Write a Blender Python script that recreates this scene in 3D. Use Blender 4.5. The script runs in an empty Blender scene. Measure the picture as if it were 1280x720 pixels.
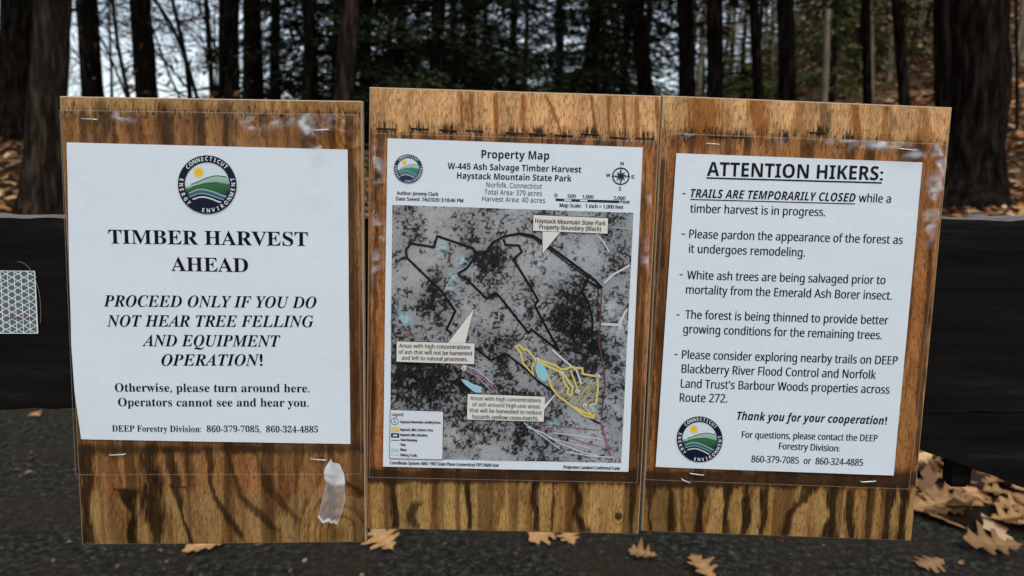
import bpy, math, random
import numpy as np
from mathutils import Matrix, Vector, Euler

SC = bpy.context.scene
COL = SC.collection
R = math.radians

# ------------------------------------------------------------------ camera
F = 1000.0                      # focal length in photo pixels (1280 wide)
CAM_H, PITCH, ROLL = 1.10, 7.63, 1.36
cam_d = bpy.data.cameras.new('camera')
cam_d.sensor_width = 36.0
cam_d.lens = 36.0 * F / 1280.0
cam_d.clip_start, cam_d.clip_end = 0.02, 600.0
cam_d.dof.use_dof = True
cam_d.dof.focus_distance = 0.685
cam_d.dof.aperture_fstop = 9.0
cam = bpy.data.objects.new('camera', cam_d)
COL.objects.link(cam)
CAM_R = Euler((R(90 - PITCH), 0, 0)).to_matrix() @ Matrix.Rotation(R(ROLL), 3, 'Z')
cam.matrix_world = Matrix.Translation((0, 0, CAM_H)) @ CAM_R.to_4x4()
SC.camera = cam

# ------------------------------------------------------------------ sky, sun, exposure
SUN_EL, SUN_AZ = 50.0, 166.0    # azimuth clockwise from +Y: behind the camera, a little to the right
world = bpy.data.worlds.new('World')
SC.world = world
world.use_nodes = True
wn, wl = world.node_tree.nodes, world.node_tree.links
sky = wn.new('ShaderNodeTexSky')
sky.sky_type = 'NISHITA'
sky.sun_disc = False
sky.sun_elevation = R(SUN_EL)
sky.sun_rotation = R(SUN_AZ)
sky.air_density = 1.0
sky.dust_density = 1.2
sky.ozone_density = 1.0
hs = wn.new('ShaderNodeHueSaturation')
hs.inputs['Saturation'].default_value = 0.54
wl.new(sky.outputs[0], hs.inputs['Color'])
wl.new(hs.outputs[0], wn['Background'].inputs['Color'])
wn['Background'].inputs['Strength'].default_value = 0.15
sun_d = bpy.data.lights.new('sun', 'SUN')
sun_d.energy = 0.9
sun_d.angle = R(22)
sun_d.color = (1.0, 0.97, 0.92)
sun = bpy.data.objects.new('sun', sun_d)
COL.objects.link(sun)
sd = Vector((math.sin(R(SUN_AZ)) * math.cos(R(SUN_EL)), math.cos(R(SUN_AZ)) * math.cos(R(SUN_EL)), math.sin(R(SUN_EL))))
sun.rotation_euler = sd.to_track_quat('Z', 'Y').to_euler()
SC.view_settings.view_transform = 'Standard'
SC.view_settings.look = 'None'
SC.view_settings.gamma = 1.0
SC.view_settings.use_curve_mapping = False
SC.view_settings.exposure = 0.28

# ------------------------------------------------------------------ helpers
CR = np.array(CAM_R)
def unproj(u, v, y):
    """points of the vertical plane at distance y that the photo shows at (u, v)"""
    u, v = np.broadcast_arrays(np.asarray(u, float), np.asarray(v, float))
    d = np.stack([(u - 640) / F, -(v - 360) / F, -np.ones_like(u)], -1) @ CR.T
    t = np.asarray(y) / d[..., 1]
    return d * t[..., None] + np.array([0, 0, CAM_H])

VPU, VPV = 463.0, 7825.0        # where the plumb lines of the signs meet
def tag(o, label=None, cat=None, group=None, kind=None):
    if label: o['label'] = label
    if cat: o['category'] = cat
    if group: o['group'] = group
    if kind: o['kind'] = kind
    return o
def thing(name, loc, label, cat, group=None, rz=0.0):
    o = bpy.data.objects.new(name, None)
    COL.objects.link(o)
    o.location = loc
    o.rotation_euler = (0, 0, rz)
    o.empty_display_size = 0.05
    return tag(o, label, cat, group)

class MB:
    """collects polygons into ONE mesh"""
    def __init__(s):
        s.v, s.f, s.m, s.c, s.n = [], [], [], [], 0
    def add(s, V, Fc, mat=0, col=None):
        V = np.asarray(V, float).reshape(-1, 3)
        b = s.n
        s.v.append(V); s.n += len(V)
        Fc = np.asarray(Fc)
        s.f.append((Fc + b)); s.m.append((len(Fc), mat))
        if col is None: col = (1, 1, 1)
        col = np.asarray(col, float)
        s.c.append(np.broadcast_to(col, (len(V), 3)))
    def ngon(s, V, mat=0, col=None):
        s.add(V, np.arange(len(V))[None, :], mat, col)
    def build(s, name, mats, parent=None, smooth=False, color=False):
        V = np.concatenate(s.v) if s.v else np.zeros((0, 3))
        me = bpy.data.meshes.new(name)
        nl = [np.full(len(f), f.shape[1]) for f in s.f]
        cnt = np.concatenate(nl); idx = np.concatenate([f.ravel() for f in s.f])
        me.vertices.add(len(V)); me.loops.add(len(idx)); me.polygons.add(len(cnt))
        me.vertices.foreach_set('co', V.astype(np.float32).ravel())
        me.loops.foreach_set('vertex_index', idx.astype(np.int32))
        st = np.concatenate([[0], np.cumsum(cnt)[:-1]])
        me.polygons.foreach_set('loop_start', st.astype(np.int32))
        me.polygons.foreach_set('loop_total', cnt.astype(np.int32))
        me.polygons.foreach_set('material_index', np.concatenate([np.full(k, m) for k, m in s.m]).astype(np.int32))
        me.polygons.foreach_set('use_smooth', np.full(len(cnt), smooth))
        if color:
            at = me.color_attributes.new('tint', 'FLOAT_COLOR', 'POINT')
            c = np.concatenate(s.c)
            at.data.foreach_set('color', np.concatenate([c, np.ones((len(c), 1))], 1).astype(np.float32).ravel())
        me.update(calc_edges=True); me.validate()
        for m in (mats if isinstance(mats, (list, tuple)) else [mats]): me.materials.append(m)
        o = bpy.data.objects.new(name, me)
        COL.objects.link(o)
        if parent is not None:
            o.parent = parent
            o.matrix_parent_inverse = Matrix.Translation(parent.location).inverted() if parent.rotation_euler.z == 0 else Matrix()
        return o

def grid_faces(nr, nc):
    a = (np.arange(nr - 1)[:, None] * nc + np.arange(nc - 1)[None, :]).ravel()
    return np.stack([a, a + 1, a + nc + 1, a + nc], 1)
def tube(mb, P, rad, n=8, mat=0, col=None, wob=0.0, rng=None, cap=True):
    P = np.asarray(P, float); rad = np.broadcast_to(np.asarray(rad, float), (len(P),))
    T = np.gradient(P, axis=0); T /= np.linalg.norm(T, axis=1)[:, None] + 1e-12
    ref = np.array([1.0, 0, 0]) if abs(T[:, 0]).mean() < 0.8 else np.array([0, 1.0, 0])
    A = np.cross(T, ref); A /= np.linalg.norm(A, axis=1)[:, None] + 1e-12
    B = np.cross(T, A)
    an = np.linspace(0, 2 * np.pi, n, endpoint=False)
    rr = rad[:, None] * np.ones(n)
    if wob and rng is not None:
        rr = rr * (1 + wob * (rng.random((1, n)) - .5) + wob * .6 * (rng.random((len(P), n)) - .5))
    V = P[:, None] + rr[..., None] * (np.cos(an)[None, :, None] * A[:, None] + np.sin(an)[None, :, None] * B[:, None])
    b = np.arange(len(P) - 1)[:, None] * n; j = np.arange(n)[None, :]; k = (j + 1) % n
    fc = np.stack([b + j, b + k, b + n + k, b + n + j], -1).reshape(-1, 4)
    mb.add(V, fc, mat, col)
    if cap: mb.add(V[-1], np.arange(n)[None, :], mat, col); mb.add(V[0], np.arange(n)[None, ::-1], mat, col)
def box(mb, lo, hi, mat=0, col=None, bev=0.0):
    x0, y0, z0 = lo; x1, y1, z1 = hi
    V = [(x0,y0,z0),(x1,y0,z0),(x1,y1,z0),(x0,y1,z0),(x0,y0,z1),(x1,y0,z1),(x1,y1,z1),(x0,y1,z1)]
    mb.add(V, [(3,2,1,0),(4,5,6,7),(0,1,5,4),(1,2,6,5),(2,3,7,6),(3,0,4,7)], mat, col)

def noise2(x, y, seed=0):
    t = np.random.default_rng(seed).random((256, 256))
    xi, yi = np.floor(x).astype(int), np.floor(y).astype(int)
    fx, fy = x - xi, y - yi
    fx, fy = fx * fx * (3 - 2 * fx), fy * fy * (3 - 2 * fy)
    g = lambda a, b: t[(yi + b) % 256, (xi + a) % 256]
    return (g(0,0)*(1-fx)+g(1,0)*fx)*(1-fy)+(g(0,1)*(1-fx)+g(1,1)*fx)*fy
def fbm(x, y, seed=0, o=4):
    s, a, n = 0, 1.0, 0
    for i in range(o):
        s = s + a * noise2(x * 2**i + 17.3*i, y * 2**i + 5.1*i, seed + i); n += a; a *= .55
    return s / n
def sstep(a, b, x):
    t = np.clip((x - a) / (b - a), 0, 1); return t * t * (3 - 2 * t)
def srgb(r, g, b):
    c = np.array([r, g, b]) / 255.0
    return np.where(c < .04045, c / 12.92, ((c + .055) / 1.055) ** 2.4)

# ------------------------------------------------------------------ materials
def mat(name, col=(.5,.5,.5), rough=.8, spec=.3, metal=0.0):
    m = bpy.data.materials.new(name); m.use_nodes = True
    b = m.node_tree.nodes['Principled BSDF']
    b.inputs['Base Color'].default_value = (*col, 1)
    b.inputs['Roughness'].default_value = rough
    b.inputs['Specular IOR Level'].default_value = spec
    b.inputs['Metallic'].default_value = metal
    return m
def nd(m, typ, **kw):
    n = m.node_tree.nodes.new(typ)
    for k, v in kw.items():
        if hasattr(n, k): setattr(n, k, v)
        else: n.inputs[k.replace('_', ' ')].default_value = v
    return n
def ln(m, a, b): m.node_tree.links.new(a, b)
def bsdf(m): return m.node_tree.nodes['Principled BSDF']
def coords(m, scale=(1,1,1), kind='Object'):
    tc = nd(m, 'ShaderNodeTexCoord'); mp = nd(m, 'ShaderNodeMapping'); mp.inputs['Scale'].default_value = scale
    ln(m, tc.outputs[kind], mp.inputs['Vector']); return mp.outputs[0]
def noise_ramp(m, stops, scale, det=5, rough=.6, vec=None, tgt='Base Color'):
    n = nd(m, 'ShaderNodeTexNoise'); n.inputs['Scale'].default_value = scale
    n.inputs['Detail'].default_value = det; n.inputs['Roughness'].default_value = rough
    if vec is not None: ln(m, vec, n.inputs['Vector'])
    r = nd(m, 'ShaderNodeValToRGB'); e = r.color_ramp.elements
    while len(e) < len(stops): e.new(.5)
    for el, (p, c) in zip(e, stops): el.position = p; el.color = (*c, 1)
    ln(m, n.outputs['Fac'], r.inputs['Fac'])
    if tgt: ln(m, r.outputs[0], bsdf(m).inputs[tgt])
    return n, r
def bump(m, src, strength=.3, dist=.01):
    b = nd(m, 'ShaderNodeBump'); b.inputs['Strength'].default_value = strength; b.inputs['Distance'].default_value = dist
    ln(m, src, b.inputs['Height']); ln(m, b.outputs[0], bsdf(m).inputs['Normal'])
def tint_mat(name, rough=.8, spec=.2):
    m = mat(name, rough=rough, spec=spec)
    a = nd(m, 'ShaderNodeVertexColor', layer_name='tint'); ln(m, a.outputs[0], bsdf(m).inputs['Base Color'])
    return m

M_ink = mat('black_ink', (.006,.007,.010), .8, .02)
M_paper = mat('white_paper', (.74,.78,.80), .75, .2)
n_, r_ = noise_ramp(M_paper, [(.3,(.70,.765,.80)),(.7,(.74,.795,.825))], 14, 4)
bump(M_paper, n_.outputs['Fac'], .12, .002)
M_print = tint_mat('printed_colours', .8, .03)
M_wood = tint_mat('weathered_plywood', .7, .07)
_a = M_wood.node_tree.nodes['Color Attribute'] if 'Color Attribute' in M_wood.node_tree.nodes else [n for n in M_wood.node_tree.nodes if n.type == 'VERTEX_COLOR'][0]
_n = nd(M_wood, 'ShaderNodeTexNoise'); _n.inputs['Scale'].default_value = 1.0; _n.inputs['Detail'].default_value = 6; _n.inputs['Roughness'].default_value = .7
ln(M_wood, coords(M_wood, (1250, 100, 130)), _n.inputs['Vector'])
_r = nd(M_wood, 'ShaderNodeMapRange'); _r.inputs['From Min'].default_value = .25; _r.inputs['From Max'].default_value = .75; _r.inputs['To Min'].default_value = .5; _r.inputs['To Max'].default_value = 1.42
ln(M_wood, _n.outputs['Fac'], _r.inputs['Value'])
_m = nd(M_wood, 'ShaderNodeVectorMath', operation='SCALE'); ln(M_wood, _a.outputs[0], _m.inputs[0]); ln(M_wood, _r.outputs[0], _m.inputs['Scale'])
ln(M_wood, _m.outputs[0], bsdf(M_wood).inputs['Base Color'])
bump(M_wood, _n.outputs['Fac'], .5, .0012)
M_edge = mat('raw_plywood_edge', (.45,.33,.2), .8, .2)
noise_ramp(M_edge, [(.3,(.34,.23,.13)),(.7,(.56,.43,.28))], 60, 4)
M_rail = mat('dark_stained_timber', (.010,.009,.008), .75, .06)
n_, r_ = noise_ramp(M_rail, [(.3,(.003,.0027,.0025)),(.56,(.0085,.0072,.0062)),(.76,(.024,.0195,.0155))], 1, 7, .68, coords(M_rail, (7, 30, 75)))
bump(M_rail, n_.outputs['Fac'], .7, .0025)
M_railtop = mat('weathered_timber_top', (.2,.19,.18), .85, .2)
n_, r_ = noise_ramp(M_railtop, [(.3,(.10,.092,.085)),(.55,(.22,.205,.19)),(.75,(.33,.32,.30))], 1, 5, .6, coords(M_railtop, (20, 120, 20)))
bump(M_railtop, n_.outputs['Fac'], .5, .003)
M_steel = mat('galvanised_steel', (.72,.72,.70), .45, .5, .6)
M_rust = mat('rusty_wire', (.045,.026,.017), .7, .3, .3)
M_grey = mat('grey_cap', (.17,.17,.165), .6, .4)
M_white_line = mat('white_reflective_ribs', (.72,.77,.76), .35, .5)
M_cell = mat('grey_reflective_cells', (.10,.125,.13), .4, .3)
M_red = mat('faded_red_print', (.16,.06,.06), .5, .3)

def plastic(name, tintc=.97, haze=0.0, rough=.12, hazecol=(.8,.82,.84), refl=.03):
    m = bpy.data.materials.new(name); m.use_nodes = True
    nt = m.node_tree; nt.nodes.remove(bsdf(m)); out = nt.nodes['Material Output']
    tr = nt.nodes.new('ShaderNodeBsdfTransparent'); tr.inputs[0].default_value = (tintc, tintc, tintc, 1)
    gl = nt.nodes.new('ShaderNodeBsdfGlossy'); gl.inputs['Roughness'].default_value = rough
    lw = nt.nodes.new('ShaderNodeLayerWeight'); lw.inputs['Blend'].default_value = .5
    pw = nt.nodes.new('ShaderNodeMath'); pw.operation = 'POWER'; pw.inputs[1].default_value = 5.0; nt.links.new(lw.outputs['Facing'], pw.inputs[0])
    fr = nt.nodes.new('ShaderNodeMath'); fr.operation = 'MULTIPLY_ADD'; fr.inputs[1].default_value = .6; fr.inputs[2].default_value = refl; nt.links.new(pw.outputs[0], fr.inputs[0])
    mx = nt.nodes.new('ShaderNodeMixShader')
    nt.links.new(fr.outputs[0], mx.inputs[0]); nt.links.new(tr.outputs[0], mx.inputs[1]); nt.links.new(gl.outputs[0], mx.inputs[2])
    last = mx.outputs[0]
    if haze:
        df = nt.nodes.new('ShaderNodeBsdfDiffuse'); df.inputs[0].default_value = (*hazecol, 1)
        m2 = nt.nodes.new('ShaderNodeMixShader'); m2.inputs[0].default_value = haze
        nt.links.new(last, m2.inputs[1]); nt.links.new(df.outputs[0], m2.inputs[2]); last = m2.outputs[0]
    nt.links.new(last, out.inputs['Surface'])
    return m
M_sleeve = plastic('clear_plastic', .985, .0, .10, refl=.010)
_nt = M_sleeve.node_tree; _o = _nt.nodes['Material Output']; _src = _o.inputs['Surface'].links[0].from_socket
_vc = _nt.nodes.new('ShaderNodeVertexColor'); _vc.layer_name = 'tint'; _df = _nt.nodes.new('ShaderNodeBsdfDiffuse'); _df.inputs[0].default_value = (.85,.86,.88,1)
_k = _nt.nodes.new('ShaderNodeMath'); _k.operation = 'MULTIPLY'; _k.inputs[1].default_value = .56; _nt.links.new(_vc.outputs[0], _k.inputs[0])  # tint adds white: painted glare on the sleeves, cloudiness on the torn strip
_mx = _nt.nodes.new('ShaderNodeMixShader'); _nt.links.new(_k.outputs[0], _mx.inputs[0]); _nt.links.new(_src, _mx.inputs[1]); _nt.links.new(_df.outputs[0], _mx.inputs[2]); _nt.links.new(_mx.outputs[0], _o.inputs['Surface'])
M_seam = plastic('plastic_welded_edge', .95, .13, .2, (.75,.66,.52))
M_cloudy = plastic('cloudy_plastic', .9, .68, .25, (.72,.72,.72))
M_cloudy_b = plastic('grimy_plastic', .8, .36, .22, (.45,.43,.40))

M_bark = mat('dark_bark', (.03,.024,.02), .95, .02)
n_, r_ = noise_ramp(M_bark, [(.34,(.002,.0017,.0013)),(.5,(.0085,.0068,.0054)),(.66,(.030,.024,.019))], 1, 6, .65, coords(M_bark, (16, 16, 3.2)))
bump(M_bark, n_.outputs['Fac'], 1.0, .04)
M_bark_b = mat('brown_bark', (.06,.045,.035), .95, .02)
n_, r_ = noise_ramp(M_bark_b, [(.34,(.005,.004,.003)),(.5,(.020,.0145,.0105)),(.66,(.065,.047,.034))], 1, 6, .65, coords(M_bark_b, (18, 18, 3)))
bump(M_bark_b, n_.outputs['Fac'], 1.0, .04)
M_bark_p = mat('pale_bark', (.3,.28,.24), .9, .1)  # pale tone paints in the sunlight on thin and distant trunks
n_, r_ = noise_ramp(M_bark_p, [(.3,(.09,.075,.052)),(.6,(.24,.205,.145)),(.8,(.36,.32,.24))], 1, 4, .6, coords(M_bark_p, (8, 8, 2)))
M_leafg = tint_mat('needle_foliage', .7, .15)
M_leafb = tint_mat('dead_leaf', .75, .2)
M_twig = mat('dark_twig', (.009,.0075,.006), .95, .02)

# ------------------------------------------------------------------ ground, road
def g(x, y):
    """height of the woodland floor"""
    x, y = np.asarray(x, float), np.asarray(y, float)
    near = np.maximum(y - 3.9, 0)
    right = sstep(0.5, 9, x / np.maximum(y, 4) * 12)
    s = .15 * near * sstep(-.6, 1.8, near)
    s = np.where(y > 20, .15 * 16.1 + .012 * (y - 20), s)
    s = s + right * (.15 * np.minimum(near, 5) + .05 * np.maximum(near - 5, 0)) * sstep(-.6, 1.8, near)
    s = s + sstep(.10, .42, x / np.maximum(y, 4)) * np.maximum(y - 22, 0) * .25
    s = s + (fbm(x * .35 + 40, y * .35 + 40, 3, 4) - .5) * .5 * sstep(3.6, 8, y)
    return np.minimum(s, 16)
yy = np.concatenate([np.linspace(-6, 3, 10), np.linspace(3.2, 14, 55), np.linspace(14.5, 40, 45), np.linspace(42, 160, 30), [300, 500]])
xx = np.concatenate([np.linspace(-200, -22, 14), np.linspace(-20, 20, 90), np.linspace(22, 200, 14)])
X, Y = np.meshgrid(xx, yy)
mb = MB(); mb.add(np.stack([X, Y, g(X, Y) - .006], -1), grid_faces(len(yy), len(xx)))
M_soil = mat('leafy_soil', (.08,.055,.035), .95, .02)
n_, r_ = noise_ramp(M_soil, [(.35,(.008,.006,.004)),(.5,(.05,.032,.019)),(.62,(.19,.125,.07)),(.75,(.38,.26,.16))], 9, 9, .75)
bump(M_soil, n_.outputs['Fac'], 1.0, .08)
tag(mb.build('ground', M_soil, smooth=True), 'leaf covered woodland floor rising behind the gate', kind='structure')

edge = [(-7,-5.5),(5,-5.5),(5,2.3),(3.4,2.32),(2.2,2.36),(1.75,2.42),(1.52,2.5),(1.36,2.64),(1.2,3.0),(1.05,4.0),(.9,4.5),(-7,4.5)]
P = []
for (a, b) in zip(edge, edge[1:] + edge[:1]):
    for k in range(14):
        t = k / 14; P.append((a[0] + (b[0]-a[0])*t, a[1] + (b[1]-a[1])*t))
P = np.array(P); P += (np.stack([fbm(P[:,0]*6, P[:,1]*6, 9), fbm(P[:,0]*6+9, P[:,1]*6, 10)], 1) - .5) * .10
mb = MB(); mb.ngon(np.column_stack([P, np.full(len(P), .002)]))
M_road = mat('worn_asphalt', (.04,.04,.04), .95, .08)
v_ = coords(M_road)
n_, r_ = noise_ramp(M_road, [(.38,(.006,.006,.0045)),(.5,(.030,.0295,.0215)),(.58,(.082,.079,.058)),(.68,(.31,.29,.21))], 40, 7, .85, v_)
n2 = nd(M_road, 'ShaderNodeTexNoise'); n2.inputs['Scale'].default_value = 2.6; n2.inputs['Detail'].default_value = 6; ln(M_road, v_, n2.inputs['Vector'])
r2 = nd(M_road, 'ShaderNodeValToRGB'); r2.color_ramp.elements[0].position = .42; r2.color_ramp.elements[0].color = (0,0,0,1); r2.color_ramp.elements[1].position = .75
ln(M_road, n2.outputs['Fac'], r2.inputs['Fac'])
mx = nd(M_road, 'ShaderNodeMix', data_type='RGBA'); mx.inputs[7].default_value = (.055,.038,.024,1)
ln(M_road, r2.outputs[0], mx.inputs[0]); ln(M_road, r_.outputs[0], mx.inputs[6]); ln(M_road, mx.outputs[2], bsdf(M_road).inputs['Base Color'])
bump(M_road, n_.outputs['Fac'], 1.0, .012)
tag(mb.build('road', M_road), 'dark worn asphalt under the gate', kind='structure')

# ------------------------------------------------------------------ trees
rng = np.random.default_rng(11)
def trunk_path(y, pts, top, lean_keep=.35):
    """centre line of a trunk standing y metres away, through photo points from high to low, from the ground up to height top"""
    W = np.array([unproj(u, v, y) for u, v in pts])[::-1]             # low to high
    d0 = W[1] - W[0]; d1 = W[-1] - W[-2]
    zb = float(g(W[0][0], y)) - .12
    base = W[0] - d0 * ((W[0][2] - zb) / d0[2])
    n = 5
    low = [base + (W[0] - base) * t for t in np.linspace(0, 1, n)[:-1]]
    up = []
    p = W[-1].copy(); st = (top - p[2]) / 10
    for k in range(10):
        dd = d1 / d1[2]; dd = np.array([dd[0] * lean_keep, 0, 1]); p = p + dd * st; up.append(p.copy())
    dense = []
    for a, b in zip(W[:-1], W[1:]):
        for t in (0, .25, .5, .75): dense.append(a + (b - a) * t)
    return np.array(low + dense + [W[-1]] + up)
def crown_conifer(mb, cx, cy, z0, z1, Rm, nb, per, rng, dark=1.0, size=.1, top_bias=1.0):
    """drooping sprays of needles along real boughs"""
    for b in range(nb):
        t = rng.random() ** top_bias; z = z0 + (z1 - z0) * t
        L = Rm * (1 - .75 * t) * rng.uniform(.55, 1.1); a = rng.uniform(0, 2*np.pi)
        ca, sa = math.cos(a), math.sin(a)
        s = np.linspace(0, 1, 6); up = rng.uniform(-.05, .18)
        bx = cx + ca * L * s; by = cy + sa * L * s; bz = z + L * (up * s - .34 * s * s)
        tube(mb, np.stack([bx, by, bz], 1), .018 * (1 - .8 * s) * (L / 2.0) + .003, 3, 1, cap=False)
        k = max(6, int(per * L)); q = rng.random(k) ** .7
        lat = (rng.random(k) - .5) * .9 * L * np.sin(np.pi * np.clip(q, .12, .93)) * .75
        px = cx + ca * L * q - sa * lat; py = cy + sa * L * q + ca * lat
        pz = z + L * (up * q - .34 * q * q) - np.abs(lat) * .25 + rng.normal(0, .035, k)
        ang = a + np.sign(lat) * .9 + rng.normal(0, .5, k)
        l = size * rng.uniform(.6, 1.5, k); w = l * rng.uniform(.22, .42, k); dz = -rng.uniform(.0, .55, k) * l
        ax = np.stack([np.cos(ang) * l, np.sin(ang) * l, dz], 1)
        sx = np.stack([-np.sin(ang) * w, np.cos(ang) * w, rng.normal(0, .5, k) * w], 1)
        C = np.stack([px, py, pz], 1)
        V = np.stack([C - ax * .5, C - sx * .5 + ax * .05, C + ax * .5, C + sx * .5 + ax * .05], 1).reshape(-1, 3)
        tone = rng.uniform(.6, 1.5, k)[:, None] * rng.uniform(.75, 1.25)
        c = (np.array([.030, .043, .019]) * dark if dark < 2 else np.array([.102, .128, .042])) * tone + rng.uniform(0, .012, (k, 1)) * np.array([1.2, 1, .4])  # olive kind: leaf colour lightened to paint in sunlight on the slope
        mb.add(V, np.arange(4 * k).reshape(-1, 4), 0, np.repeat(c, 4, 0))
def branches(mb, p, d, L, r, depth, rng, mat=0, spread=.6):
    n = 5; pts = [p]; dd = d.copy()
    for k in range(n - 1):
        dd = dd + rng.normal(0, .10, 3) + np.array([0, 0, .03]); dd /= np.linalg.norm(dd); pts.append(pts[-1] + dd * L / (n - 1))
    pts = np.array(pts); tube(mb, pts, r * np.linspace(1, .45, n), 4 if depth < 2 else 5, mat, cap=False)
    if depth <= 0: return
    for k in range(rng.integers(3, 6)):
        i = rng.integers(1, n); q = pts[i]
        e = dd + rng.normal(0, spread, 3) * np.array([1, 1, .7]); e /= np.linalg.norm(e)
        branches(mb, q, e, L * rng.uniform(.45, .75), r * .5, depth - 1, rng, mat, spread)

WHOLE = 'trees in the wood behind the gate'
def make_tree(name, label, y, pts, wpx, bark, top=15, crown=None, flare=1.0, seed=0, stubs=0, group=WHOLE, limbs=True):
    rg = np.random.default_rng(seed + 100)
    Pth = trunk_path(y, pts, top)
    r0 = wpx / F * y / 2
    z = Pth[:, 2]; base = Pth[0]
    # finer rings
    zz = np.concatenate([np.linspace(z[0], z[0] + 1.2, 10), np.linspace(z[0] + 1.35, min(top - 1, z[0] + 6), 22), np.linspace(min(top, z[0] + 6.6), top, 8)])
    Pf = np.stack([np.interp(zz, z, Pth[:, i]) for i in range(3)], 1)
    h = (zz - z[0])
    rad = r0 * (1.06 - .6 * h / (top - z[0])) * (1 + .7 * flare * np.exp(-h / .28))
    t = thing(name, tuple(base + np.array([0, 0, .1])), label, 'tree', group)
    mb = MB(); tube(mb, Pf, rad, 14, 0, wob=.16, rng=rg)
    tk = mb.build('trunk', bark, t, smooth=True)
    if stubs:
        for k in range(stubs):
            mb = MB(); zs = rg.uniform(base[2] + 1.0, base[2] + 5.0); q = np.array([np.interp(zs, z, Pth[:, i]) for i in range(3)])
            a = rg.uniform(0, 2*np.pi); L = rg.uniform(.5, 1.9)
            branches(mb, q, np.array([math.cos(a), math.sin(a) * .6, rg.uniform(-.25, .15)]), L, .016, 1, rg)
            mb.build('dead_branch', M_twig, t)
    if crown:
        z0, Rm, nb, per = crown
        mb = MB(); c = Pth[-6]
        crown_conifer(mb, c[0], c[1], z0, top + 1, Rm, nb, per, rg, size=.2 if z0 > 3 else .11)
        mb.build('crown', [M_leafg, M_twig], t, color=True)
    return t
CR_HI = (4.6, 3.2, 60, 26)
TREES = [
 ('thick dark trunk at the far left edge behind a browner trunk', 15, [(24,0),(21,120)], 41, M_bark, 1.0, 3),
 ('brown barked trunk with flared foot standing above the gate rail end', 8.2, [(67,0),(60,120),(54,240)], 42, M_bark_b, 1.1, 0),
 ('straight dark trunk leaning right, just above the timber harvest board corner', 13, [(108,0),(116,120)], 25, M_bark, .7, 3),
 ('dark trunk between bare saplings, above the logo of the timber harvest sign', 12, [(175,0),(184,122)], 25, M_bark, .7, 6),
 ('upright black trunk right of the bent bare saplings', 13, [(286,0),(286,122)], 25, M_bark, .7, 5),
 ('dark trunk half hidden by hemlock needles beside the bright sky gaps', 16, [(316,0),(319,122)], 20, M_bark, .5, 8),
 ('thin greyish trunk in front of the dark hemlocks', 15, [(388,0),(384,122)], 13, M_bark_b, .5, 4),
 ('brown trunk above the gap between the left and middle boards', 12, [(439,0),(430,122)], 25, M_bark_b, .6, 3),
 ('shadowy trunk among dark needles above the map board end', 15, [(795,0),(808,120)], 19, M_bark, .5, 5),
 ('dark slender trunk with pale wood showing on its right', 14, [(856,0),(858,120)], 19, M_bark, .5, 6),
 ('sharp black trunk above the start of the hikers heading', 12, [(893,0),(894,122)], 20, M_bark, .6, 6),
 ('thin black trunk with dead side branches, between two thicker ones', 13, [(942,0),(948,122)], 12, M_bark, .5, 12),
 ('black trunk in front of whitish distant stems', 11, [(982,0),(984,124)], 21, M_bark, .6, 5),
 ('slim dark trunk paired with a pale thin stem', 16, [(1082,0),(1084,124)], 10, M_bark, .5, 5),
 ('slim trunk leaning right before the tan slope', 14, [(1121,0),(1131,128)], 13, M_bark, .5, 3),
 ('dark trunk pressed close to the biggest trunk', 9.2, [(1181,0),(1184,120)], 27, M_bark, .9, 0),
 ('biggest trunk of all, dark and flared above the leaf litter', 7.6, [(1226,0),(1227,120),(1215,200)], 62, M_bark, 1.2, 2),
]
for i, (lab, y, pts, w, bk, fl, st) in enumerate(TREES):
    make_tree('hemlock_tree', lab, y, pts, w, bk, 14, CR_HI, fl, i, st)
make_tree('young_tree', 'pale thin stem with a sunlit side beside a slim dark trunk', 17, [(1089,0),(1090,124)], 5, M_bark_p, 12, (6.5, 1.8, 30, 20), .3, 40)
make_tree('young_tree', 'very thin dark sapling at the right edge beyond the biggest trunk', 12, [(1270,0),(1271,108)], 4, M_bark, 9, (5, 1.4, 24, 20), .3, 41, 2)

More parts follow.
